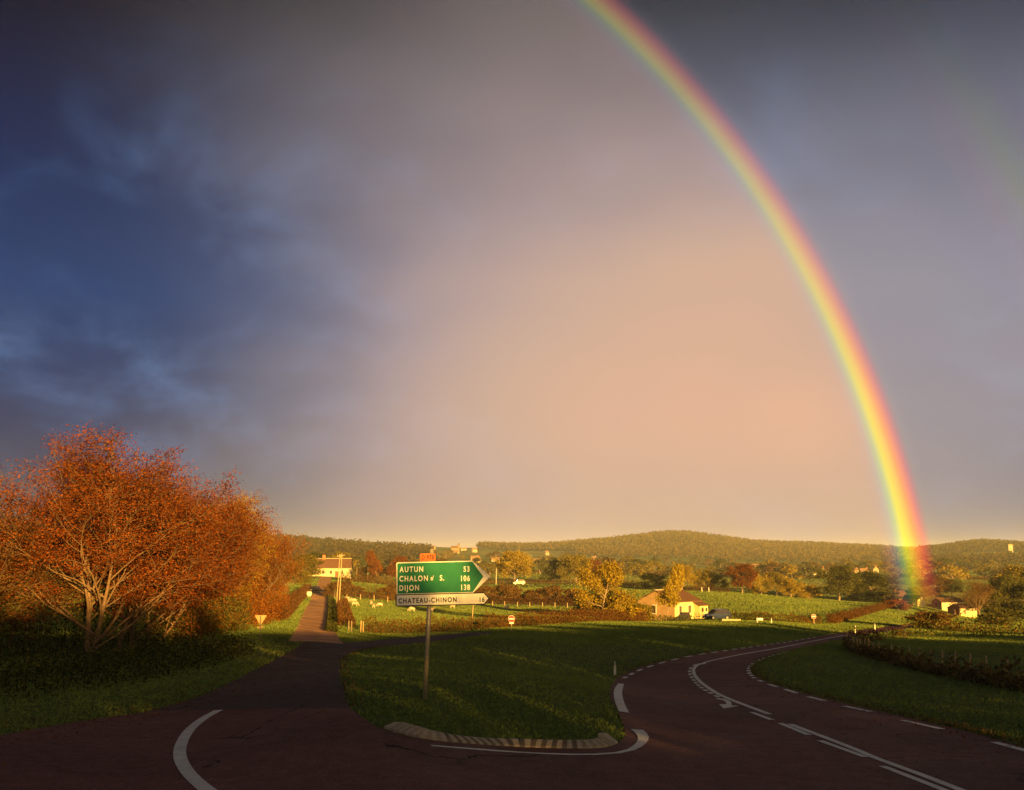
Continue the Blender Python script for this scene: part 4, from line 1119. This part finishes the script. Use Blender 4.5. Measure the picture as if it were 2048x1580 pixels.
recalc(MB().add([(px0 - .2, py0 - .2, 2.08), (px1 + .2, py0 - .2, 2.08), (px1 + .2, py1 + .05, 2.72), (px0 - .2, py1 + .05, 2.72), (px0 - .2, py0 - .2, 2.17), (px1 + .2, py0 - .2, 2.17), (px1 + .2, py1 + .05, 2.81), (px0 - .2, py1 + .05, 2.81)],
           [(0, 1, 2, 3), (4, 5, 6, 7), (0, 1, 5, 4), (1, 2, 6, 5), (2, 3, 7, 6), (3, 0, 4, 7)]).build('porch_roof', 'roof', cot))
pd = MB().box(((px0 + px1) / 2 - .45, py0 - .02, .95), (.85, .06, 1.9)).build('porch_door', 'timber_pale', cot)
MB().box(((px0 + px1) / 2 - .45, py0 - .06, 1.45), (.5, .04, .6)).build('pane', 'glass_dark', pd)
pw = MB().box(((px0 + px1) / 2 + .6, py0 - .02, 1.45), (.6, .06, .7)).build('porch_window', 'trim', cot)
MB().box(((px0 + px1) / 2 + .6, py0 - .06, 1.45), (.44, .04, .54)).build('pane', 'glass_dark', pw)
recalc(MB().add([(-Lc / 2 + .3, Wc / 2 + .003, -1), (Lc / 2 - 1, Wc / 2 + .003, -1), (Lc / 2 - 1, Wc / 2 + 2.4, -1), (-Lc / 2 + .3, Wc / 2 + 2.4, -1), (-Lc / 2 + .3, Wc / 2 + .003, 2.5), (Lc / 2 - 1, Wc / 2 + .003, 2.5), (Lc / 2 - 1, Wc / 2 + 2.4, 1.6), (-Lc / 2 + .3, Wc / 2 + 2.4, 1.6)],
           [(0, 1, 5, 4), (1, 2, 6, 5), (2, 3, 7, 6), (3, 0, 4, 7), (4, 5, 6, 7)]).build('lean_to', 'concrete_dark', cot))

p = GD(668, 395)
fh = house((p.x, p.y, p.z - .2), R(4), 12.2, 7, 3.4, 6.4, 'plaster_white', 'roof', None, 'long white farmhouse with brown roof and two brick chimneys at the end of the lane', 'house', 'farmhouse', .3,
           windows=((-3.4, 1.8, .9, 1.3, 'f'), (-.8, 1.8, .9, 1.3, 'f'), (3.0, 1.8, .9, 1.3, 'f')), doors=((1.2, 1.1, 1.1, 2.1, 'f'),), chimneys=((-3.6, 0, 1.2, 1.0), (2.2, 0, 1.2, 1.0)), rake='trim')
MB().box((-8.4, -2.9, .9), (4.8, 3.4, 3.0)).build('annexe', 'plaster_white', fh); MB().box((-8.4, -2.9, 2.5), (5.1, 3.7, .25)).build('annexe_roof', 'roof', fh)
MB().box((-10.6, -5.2, .4), (7.0, .3, 1.9)).build('garden_wall', 'plaster_white', fh)

p = GD(1827, 332)
house((p.x, p.y, p.z - .1), R(-62), 6.0, 3.3, 1.5, 3.0, 'plaster', 'roof', None, 'small bright gabled house beside the second dark oak', 'house', 'house', .15, windows=((0, 1.0, .5, .6, 'g'),), doors=((1.0, .6, .6, 1.1, 'f'),))
p = GD(1790, 350)
house((p.x, p.y, p.z - .1), R(10), 6.4, 5, 1.6, 3.5, 'plaster_dim', 'roof', None, 'dark roofed farm shed with a lit dormer beside the small gabled house', 'shed', 'shed', .2, windows=((-1, 1.0, .5, .6, 'f'),), doors=((1.4, .7, .9, 1.4, 'f'),), chimneys=((.5, .4, .7, .6),))
p = GD(1925, 318)
st = house((p.x, p.y, p.z + .7), R(24), 6.6, 4.2, 1.65, 2.65, 'plaster', 'roof', 'brick', 'low white stable with a row of small windows and brown roof', 'stable', 'stable', .22,
           windows=tuple((-2.7 + .76 * k, 1.05, .26, .34, 'f') for k in range(8)), doors=((-.2, .55, .7, 1.3, 'g'), (-1.2, .55, .55, 1.1, 'f')), th=.08)
p = GD(1896, 345)
house((p.x, p.y, p.z + 1.3), R(18), 8.0, 4.6, 1.55, 2.6, 'plaster_white', 'roof', 'timber', 'cream barn with brown roof standing just above the white stable', 'barn', 'barn', .22, windows=((-1.2, .9, .6, .5, 'f'), (1.6, .9, .6, .5, 'f')), doors=((0, .7, 1.1, 1.4, 'g'),), th=.08)

VILL = (  # column, distance, length, depth, eave, ridge, turn, label
    (845, 1560, 9, 6, 3.2, 5.6, 20, 'pale long house on the hilltop nearest the wooded hill'), (864, 1600, 10, 7, 3.4, 6.0, -10, 'pale hilltop house with red roof beside the church'), (862, 1520, 8, 5, 2.6, 4.6, 15, 'low pale house just below the hilltop houses'),
    (835, 1500, 7, 5, 2.4, 4.2, 5, 'tiny pale shed below the hilltop houses'), (927, 1600, 9, 6, 2.8, 5, 12, 'pale house at the foot of the church tower'), (948, 1560, 8, 6, 4.4, 7, 30, 'tall white house past the church tower'),
    (913, 1450, 7, 5, 2.6, 4.4, -20, 'small pale house on the slope below the church'), (949, 1150, 10, 6, 3.2, 5.4, 15, 'long pale house above the sign tip'), (953, 1060, 9, 6, 2.8, 5, -12, 'pale farmhouse just above the sign tip'),
    (986, 1300, 7, 5, 3, 5, 30, 'small white house above the golden oak'), (991, 1120, 9, 5, 2.4, 4.2, 4, 'low white house beside the crown of the golden oak'), (1093, 1600, 6, 6, 4.2, 6.6, 30, 'white house on the slope above the dark fir'),
    (1175, 1650, 8, 6, 3, 5, 0, 'pale house high on the slope above the tall golden tree'), (1188, 1250, 7, 6, 3.4, 5.8, 35, 'bright white gabled house above the tall golden tree'), (1060, 1080, 6, 4, 2.2, 3.8, 10, 'small white house between the golden oak and the fir'),
    (1075, 1060, 9, 5, 2.2, 4, 0, 'long low pinkish house next to the fir'), (1277, 1000, 4.5, 5, 1.6, 4.4, 80, 'tiny white gable on the slope above the cottage'), (1512, 1120, 9, 6, 2.8, 4.8, 5, 'pale house at the foot of the hazy ridge'),
    (1615, 840, 4.2, 4.6, 3.2, 5.2, 60, 'bright tall gabled house of the hamlet'), (1620, 720, 8, 4, 1.6, 2.8, 4, 'long low white barn below the hamlet'), (1647, 740, 5, 5, 2.6, 4.8, 70, 'broad bright gable beside the large dark oak'),
    (1708, 790, 6, 4, 2, 3.4, 0, 'low white house over the dark oak, nearer the hamlet'), (1728, 795, 7, 4, 2, 3.4, 8, 'low yellow house over the second dark oak'), (1752, 790, 4, 4, 3.2, 5.2, 75, 'narrow bright white gable past the second dark oak'),
    (1964, 1250, 9, 5, 3.2, 5, 0, 'pink house below the dark wooded hill'), (1992, 1600, 6, 5, 3, 5, 50, 'tiny pink house in the dark wood'))
for u, Y, L, wd, ev, rg, tz, lb in VILL:
    p = GD(u, Y)
    house(p, R(tz), L * .9, wd * .9, ev * .9, rg * .9, 'plaster_far', 'roof_far', None, lb, 'house', 'house', .3, windows=((-L * .25, ev * .55, .9, 1.1, 'f'), (L * .25, ev * .55, .9, 1.1, 'f')), doors=((0, 1.0, 1.0, 2.0, 'f'),), chimneys=((L * .3, 0, .8, .7),), group='far houses')
p = GD(913, 1600)
ch = house((p.x - 3, p.y, p.z), R(8), 13, 7, 5.5, 9, 'church_stone', 'roof', None, 'hilltop church with a square tower and short spire', 'church', 'church', .3, windows=((-3.5, 2.8, .8, 2.2, 'f'), (0, 2.8, .8, 2.2, 'f'), (3.5, 2.8, .8, 2.2, 'f')))
ch.scale = (.72, .72, .72)
MB().box((8.4, 0, 5.5), (4, 4, 13)).build('tower', 'church_stone', ch)
MB().add([(6.2, -2.2, 12), (10.6, -2.2, 12), (10.6, 2.2, 12), (6.2, 2.2, 12), (8.4, 0, 15.6)], [(0, 1, 4), (1, 2, 4), (2, 3, 4), (3, 0, 4), (3, 2, 1, 0)]).build('spire', 'roof', ch)
p = GD(2020, 1750)
tw = empty('tower_house', p); tag(tw, 'pale pink square tower on the dark wooded hill', 'tower')
MB().box((0, 0, 5), (7, 7, 14)).build('wall', 'plaster_far', tw); recalc(MB().add([(-3.8, -3.8, 12), (3.8, -3.8, 12), (3.8, 3.8, 12), (-3.8, 3.8, 12), (0, 0, 13.6)], [(0, 1, 4), (1, 2, 4), (2, 3, 4), (3, 0, 4), (3, 2, 1, 0)]).build('roof', 'roof_far', tw))
for k in (-1.6, 1.6):
    MB().box((k, -3.52, 8.5), (1.1, .1, 1.7)).build('window', 'glass_dark', tw)


# ------------------------------------------------------------------ cars
def car(loc, rz, paint, label, van=False, s=1.0):
    e = empty('car', loc, rz); e.scale = (s, s, s); tag(e, label, 'car')
    H = 1.62 if van else 1.45
    prof = [(-2.05, .32), (-2.1, .62), (-2.02, .98), (-1.9, H * .66), (-1.62, H - .05), (-1.0, H), (.0, H), (.45, H - .04), (1.12, .98), (1.75, .86), (2.05, .70), (2.12, .42), (2.02, .28), (1.72, .24), (-1.7, .24)]
    rows = []
    for yy, k in ((-.86, .0), (-.88, .35), (-.72, .9), (.72, .9), (.88, .35), (.86, 0)): rows.append((yy, k))
    lower = [(x, min(z, .95)) for x, z in prof]
    V, Fs = [], []; n = len(prof)
    sect = [(-.80, .0, .93), (-.88, .3, 1.0), (-.86, .62, 1.0), (-.66, 1.0, 1.0), (.66, 1.0, 1.0), (.86, .62, 1.0), (.88, .3, 1.0), (.80, 0, .93)]
    for yy, kz, kx_ in sect:
        zc = .24 + (H - .24) * kz
        for x, z in prof: V.append((x * kx_, yy, min(z, zc) if kz < 1 else z))
    for i in range(len(sect) - 1):
        for k in range(n): Fs.append((i * n + k, i * n + (k + 1) % n, (i + 1) * n + (k + 1) % n, (i + 1) * n + k))
    Fs += [tuple(range(n)), tuple(range((len(sect) - 1) * n, len(sect) * n))[::-1]]
    recalc(MB().add(V, Fs).build('body', paint, e, False))
    for sgn in (-1, 1):
        recalc(MB().add([(-1.55, sgn * .885, .98), (.92, sgn * .885, .98), (.42, sgn * .70, H - .13), (-1.45, sgn * .70, H - .13), (-1.55, sgn * .895, .98), (.92, sgn * .895, .98), (.42, sgn * .715, H - .12), (-1.45, sgn * .715, H - .12)], [(0, 1, 2, 3), (4, 5, 6, 7), (0, 1, 5, 4), (1, 2, 6, 5), (2, 3, 7, 6), (3, 0, 4, 7)]).build('side_window', 'glass_dark', e))
        MB().box((1.98, sgn * .62, .68), (.2, .36, .18)).build('headlight', 'lamp_glass', e)
        MB().box((-2.04, sgn * .66, .82), (.1, .25, .26)).build('tail_light', 'sign_red', e)
        for wx in (-1.3, 1.32):
            t = MB().tube([(wx, sgn * .70, .31), (wx, sgn * .90, .31)], .31, 16).build('wheel', 'rubber', e)
            MB().tube([(wx, sgn * .895, .31), (wx, sgn * .91, .31)], .20, 12).build('rim', 'rim', t)
    recalc(MB().add([(.52, -.62, H - .09), (.52, .62, H - .09), (1.16, .72, 1.0), (1.16, -.72, 1.0), (.54, -.62, H - .06), (.54, .62, H - .06), (1.19, .72, 1.02), (1.19, -.72, 1.02)], [(0, 1, 2, 3), (4, 5, 6, 7), (0, 1, 5, 4), (1, 2, 6, 5), (2, 3, 7, 6), (3, 0, 4, 7)]).build('windscreen', 'glass_dark', e))
    MB().box((2.1, 0, .36), (.06, .52, .12)).build('number_plate', 'sign_white', e)
    MB().box((2.07, 0, .58), (.08, .7, .14)).build('grille', 'rubber', e)
    return e


car(GD(1434, 176), R(203), 'car_blue', 'dark blue estate car parked beside the cottage', True)
car(GD(627, 268), R(250), 'car_dark', 'dark car standing on the verge near the end of the farm lane')
car(GD(1038, 394), R(185), 'car_white', 'white car parked under the golden oak', True)
p = GD(618, 238); e = empty('wrapped_bale', p); tag(e, 'rounded white wrapped bale on the verge beside the farm lane', 'bale')
MB().tube([(-.55, 0, .55), (-.5, 0, .56), (-.3, 0, .58), (.3, 0, .58), (.5, 0, .56), (.55, 0, .55)], [.30, .5, .58, .58, .5, .30], 14).build('bale', 'wrap_white', e, True)
MB().tube([(-.31, 0, .58), (-.27, 0, .58)], .59, 14, False).build('wrap_seam', 'plastic_white', e, True)
p = GD(1462, 160); e = empty('concrete_block', p, R(8)); tag(e, 'long pale beam lying on the ground behind the blue car', 'beam')
recalc(MB().prism([(-1.4, 0), (1.4, 0), (1.36, .3), (-1.36, .34)], -.2, .2).build('beam', 'timber_pale', e)); MB().box((-.9, 0, -.02), (.2, .5, .12)).build('bearer', 'timber', e)


# ------------------------------------------------------------------ sheep
def make_sheep(graze):
    hd = (.80, 0, .22) if graze else (.80, 0, .86); nk = (.62, 0, .45) if graze else (.62, 0, .78); nose = (.86, 0, .10) if graze else (.98, 0, .80)
    P = [(0, 0, .60), (.28, 0, .62), (-.30, 0, .62), (.46, 0, .62), nk, hd, nose, (-.48, 0, .58), (-.54, 0, .40)]
    E_ = [(0, 1), (0, 2), (1, 3), (3, 4), (4, 5), (5, 6), (2, 7), (7, 8)]; Rd = [.27, .27, .27, .22, .13, .11, .055, .18, .035]
    for s in (-1, 1):
        for x, par in ((.36, 1), (-.36, 2)):
            b = len(P); kx_ = -.05 if x < 0 else .03
            P += [(x, s * .15, .38), (x + kx_, s * .15, .2), (x, s * .15, .02)]; Rd += [.085, .05, .042]; E_ += [(par, b), (b, b + 1), (b + 1, b + 2)]
    me = bpy.data.meshes.new('sheep'); me.from_pydata(P, E_, []); o = bpy.data.objects.new('sheep', me); COL.objects.link(o)
    sk = o.modifiers.new('s', 'SKIN'); o.modifiers.new('d', 'SUBSURF').levels = 1
    for i, sv in enumerate(me.skin_vertices[0].data): sv.radius = (Rd[i], Rd[i]); sv.use_root = i == 0
    r = bpy.data.meshes.new_from_object(o.evaluated_get(bpy.context.evaluated_depsgraph_get())); bpy.data.objects.remove(o)
    r.name = 'sheep'; r.materials.clear(); r.materials.append(MT['fleece']); r.polygons.foreach_set('use_smooth', [True] * len(r.polygons)); return r


SHM = [make_sheep(True), make_sheep(False)]
for k, (u, Y, rz) in enumerate(((700, 226, 80), (708, 228, 200), (709, 205, 0), (742, 226, 100), (747, 204, 95), (760, 217, 185), (824, 204, 170), (861, 206, 10), (693, 236, 0), (1012, 240, 20), (905, 236, 160))):
    o = link('sheep', SHM[k % 3 == 1]); o.location = GD(u, Y); o.rotation_euler = (0, 0, R(rz)); o.scale = (1.0,) * 3
    tag(o, ('white sheep standing with raised head' if k % 3 == 1 else 'white sheep grazing with lowered head') + ' in the sunlit pasture', 'sheep', 'sheep raising their heads' if k % 3 == 1 else 'grazing sheep')

# ------------------------------------------------------------------ grass
r_ = np.random.default_rng(17)
nT = 450000
L0, L1 = math.log(15), math.log(900)
Yg = np.exp(np.where(r_.uniform(0, 1, nT) < .52, r_.uniform(math.log(85), math.log(360), nT), r_.uniform(L0, L1, nT))); ag = r_.uniform(-.56, .56, nT); xg = ag * Yg
ok = np.ones(nT, bool)
for P_ in ROADS: ok &= ~in_poly(xg, Yg, P_)
KPa = np.array([tuple(q) for q in KP])
near = np.where(Yg < 32)[0]
dk = np.min(np.hypot(xg[near, None] - KPa[None, ::8, 0], Yg[near, None] - KPa[None, ::8, 1]), 1); ok[near[dk < .62]] = False
xg, Yg = xg[ok], Yg[ok]; n = len(xg); zg = hfun(xg, Yg) - .015
hh = (.050 + .0006 * np.minimum(Yg, 130) + .00015 * np.maximum(Yg - 130, 0)) * r_.uniform(.7, 1.25, n); ww = (.012 + .00050 * Yg)
Vs, Ts = [], []
tn0 = np.clip(r_.normal(.5, .10, n) + .12 * np.sin(xg * .35 + 1.3 * np.sin(Yg * .21)), 0, 1)
for k in range(2):
    an = r_.uniform(0, math.pi, n); ox, oy = r_.normal(size=n) * ww * 1.3, r_.normal(size=n) * ww * 1.3
    lx, ly = r_.normal(size=n) * hh * .5, r_.normal(size=n) * hh * .5
    bx, by = xg + ox, Yg + oy; cx, sy = np.cos(an) * ww, np.sin(an) * ww
    Vs.append(np.stack([np.c_[bx - cx, by - sy, zg], np.c_[bx + cx, by + sy, zg], np.c_[bx + lx, by + ly, zg + hh]], 1).reshape(-1, 3)); Ts.append(np.repeat(tn0, 3))
V = np.concatenate(Vs)
tag(link('meadow_grass', np_mesh('meadow_grass', V, [np.arange(len(V)).reshape(-1, 3)], 'grass', False, np.concatenate(Ts))), 'short green grass covering verges, traffic island and pastures', 'grass', kind='stuff')
# clumps of dry stems and fallen leaves along the edges of the asphalt
edge = np.array([GP(u, v)[:2] for u, v in dens(main_right[20:], 4) + dens(side_back, 3) + dens(main_left[:20], 3)])
i = r_.integers(0, len(edge), 6000); p = edge[i] + r_.normal(size=(6000, 2)) * .25
okk = np.ones(len(p), bool)
for P_ in ROADS: okk &= ~in_poly(p[:, 0], p[:, 1], P_)
p = p[okk]
V, Fq, tn = leaf_quads(np.c_[p, hfun(p[:, 0], p[:, 1]) + .05], .11, r_, None, up=1.2, aspect=.3)
tag(link('edge_grass', np_mesh('edge_grass', V, [Fq], 'dry_grass', False, tn)), 'dry tufts fringing the edge of the asphalt', 'grass', kind='stuff')


r2 = np.random.default_rng(5)
i = r2.integers(0, len(edge), 2600); p = edge[i] + r2.normal(size=(2600, 2)) * r2.choice([.3, .9, 2.0], 2600)[:, None]
lv = np.array([GP(u, v)[:2] for u, v in dens(left_verge, 3) + dens(side_left, 4)]); i = r2.integers(0, len(lv), 2600); p = np.r_[p, lv[i] + r2.normal(size=(2600, 2)) * 1.0]
V, Fq, tn = leaf_quads(np.c_[p, hfun(p[:, 0], p[:, 1]) + .022], .085, r2, None, aspect=.7)
V[:, 2] = np.repeat(hfun(p[:, 0], p[:, 1]) + .018, 4) + (V[:, 2] - V[:, 2].reshape(-1, 4).mean(1).repeat(4)) * .35
tag(link('fallen_leaves', np_mesh('fallen_leaves', V, [Fq], 'leaf_orange', False, tn)), 'fallen autumn leaves scattered along the road edges', 'leaves', kind='stuff')


# ------------------------------------------------------------------ rainbow (a glowing see-through mesh band painting the bow's light, 42 degrees from the point opposite the sun)
def bow(name, g0, g1, dist, label, stops, strength, p0, p1):
    ax = ANTI; e1 = ax.cross(Vector((0, 0, 1))).normalized(); e2 = e1.cross(ax).normalized()
    V, UV = [], []; na_, ng = 160, 12
    for i in range(na_ + 1):
        ph = p0 + (p1 - p0) * i / na_
        for j in range(ng + 1):
            g_ = g0 + (g1 - g0) * j / ng
            d = ax * math.cos(g_) + (e1 * math.cos(ph) + e2 * math.sin(ph)) * math.sin(g_)
            V.append(Vector((0, 0, CAMZ)) + d * dist); UV.append((j / ng, i / na_))
    Fq = [(i * (ng + 1) + j, (i + 1) * (ng + 1) + j, (i + 1) * (ng + 1) + j + 1, i * (ng + 1) + j + 1) for i in range(na_) for j in range(ng)]
    m = bpy.data.materials.new(name); m.use_nodes = True; t = m.node_tree; t.nodes.clear()
    u = N(t, 'ShaderNodeAttribute', attribute_name='across'); a = N(t, 'ShaderNodeAttribute', attribute_name='along')
    colr = ramp(t, u.outputs['Fac'], stops)
    nn = t.nodes.new('ShaderNodeTexCoord')
    nz_ = N(t, 'ShaderNodeTexNoise', i_Scale=.02, i_Detail=3.0); t.links.new(nn.outputs['Object'], nz_.inputs['Vector'])
    al = ramp(t, a.outputs['Fac'], strength)
    em = t.nodes.new('ShaderNodeEmission'); t.links.new(colr, em.inputs[0])
    t.links.new(M_(t, 'MULTIPLY', al, 2 ** -EXPO), em.inputs[1])
    tb = t.nodes.new('ShaderNodeBsdfTransparent')
    lum = M_(t, 'MULTIPLY', al, u.outputs['Fac'])
    ad = t.nodes.new('ShaderNodeAddShader'); t.links.new(em.outputs[0], ad.inputs[0]); t.links.new(tb.outputs[0], ad.inputs[1])
    o = t.nodes.new('ShaderNodeOutputMaterial'); t.links.new(ad.outputs[0], o.inputs[0])
    m.cycles.emission_sampling = 'NONE'
    # the band swallows a little blue light where yellow and red are brightest
    tint_ = mixc(t, al, (1.0, 1.0, 1.0), ramp(t, u.outputs['Fac'], [(0, (1, 1, 1)), (.40, (.9, 1, .8)), (.52, (1, 1, .35)), (.70, (1, .8, .35)), (.86, (1, .75, .7)), (1, (1, 1, 1))]))
    t.links.new(tint_, tb.inputs[0])
    me = np_mesh(name, np.array([tuple(v) for v in V]), [np.array(Fq)], m, True)
    for k, nm in enumerate(('across', 'along')):
        at = me.attributes.new(nm, 'FLOAT', 'POINT'); at.data.foreach_set('value', [q[k] for q in UV])
    return tag(link(name, me), label, 'rainbow')


g0_, g1_ = R(40.40), R(42.85)
bow('rainbow', g0_, g1_, 108, 'bright rainbow arching down to the dark trees by the barns',
    [(0, (0, 0, 0)), (.18, (.03, .00, .05)), (.30, (.00, .05, .12)), (.40, (.05, .22, .08)), (.50, (.38, .42, .02)), (.60, (.60, .34, .03)), (.72, (.62, .12, .04)), (.82, (.42, .02, .04)), (.92, (.10, .00, .02)), (1, (0, 0, 0))],
    [(0, (0, 0, 0)), (.03, (.35,) * 3), (.075, (1.05,) * 3), (.25, (.80,) * 3), (.45, (.45,) * 3), (.7, (.30,) * 3), (1, (.24,) * 3)], R(2), R(62))
bow('secondary_rainbow', R(49.5), R(54.0), 108, 'faint secondary rainbow outside the bright one', [(0, (0, 0, 0)), (.25, (.10, .00, .01)), (.45, (.08, .06, .01)), (.6, (.01, .08, .05)), (.8, (.01, .02, .08)), (1, (0, 0, 0))],
    [(0, (0, 0, 0)), (.3, (.12,) * 3), (.55, (.32,) * 3), (.8, (.1,) * 3), (1, (.0,) * 3)], R(8), R(42))

# ------------------------------------------------------------------ haze
zlo = float(gz.min()) - 1
hb = MB().box((0, 0, (zlo + 64) / 2), (13200, 13200, 64 - zlo))
hm = bpy.data.materials.new('haze'); hm.use_nodes = True; t = hm.node_tree; t.nodes.clear()
pv = t.nodes.new('ShaderNodeVolumePrincipled'); pv.inputs['Color'].default_value = (.84, .95, 1.0, 1); pv.inputs['Density'].default_value = .000115; pv.inputs['Anisotropy'].default_value = 0.0
t.links.new(pv.outputs[0], t.nodes.new('ShaderNodeOutputMaterial').inputs['Volume'])
tag(hb.build('haze', hm), 'pale rain haze hanging over the valley', 'haze', kind='stuff')
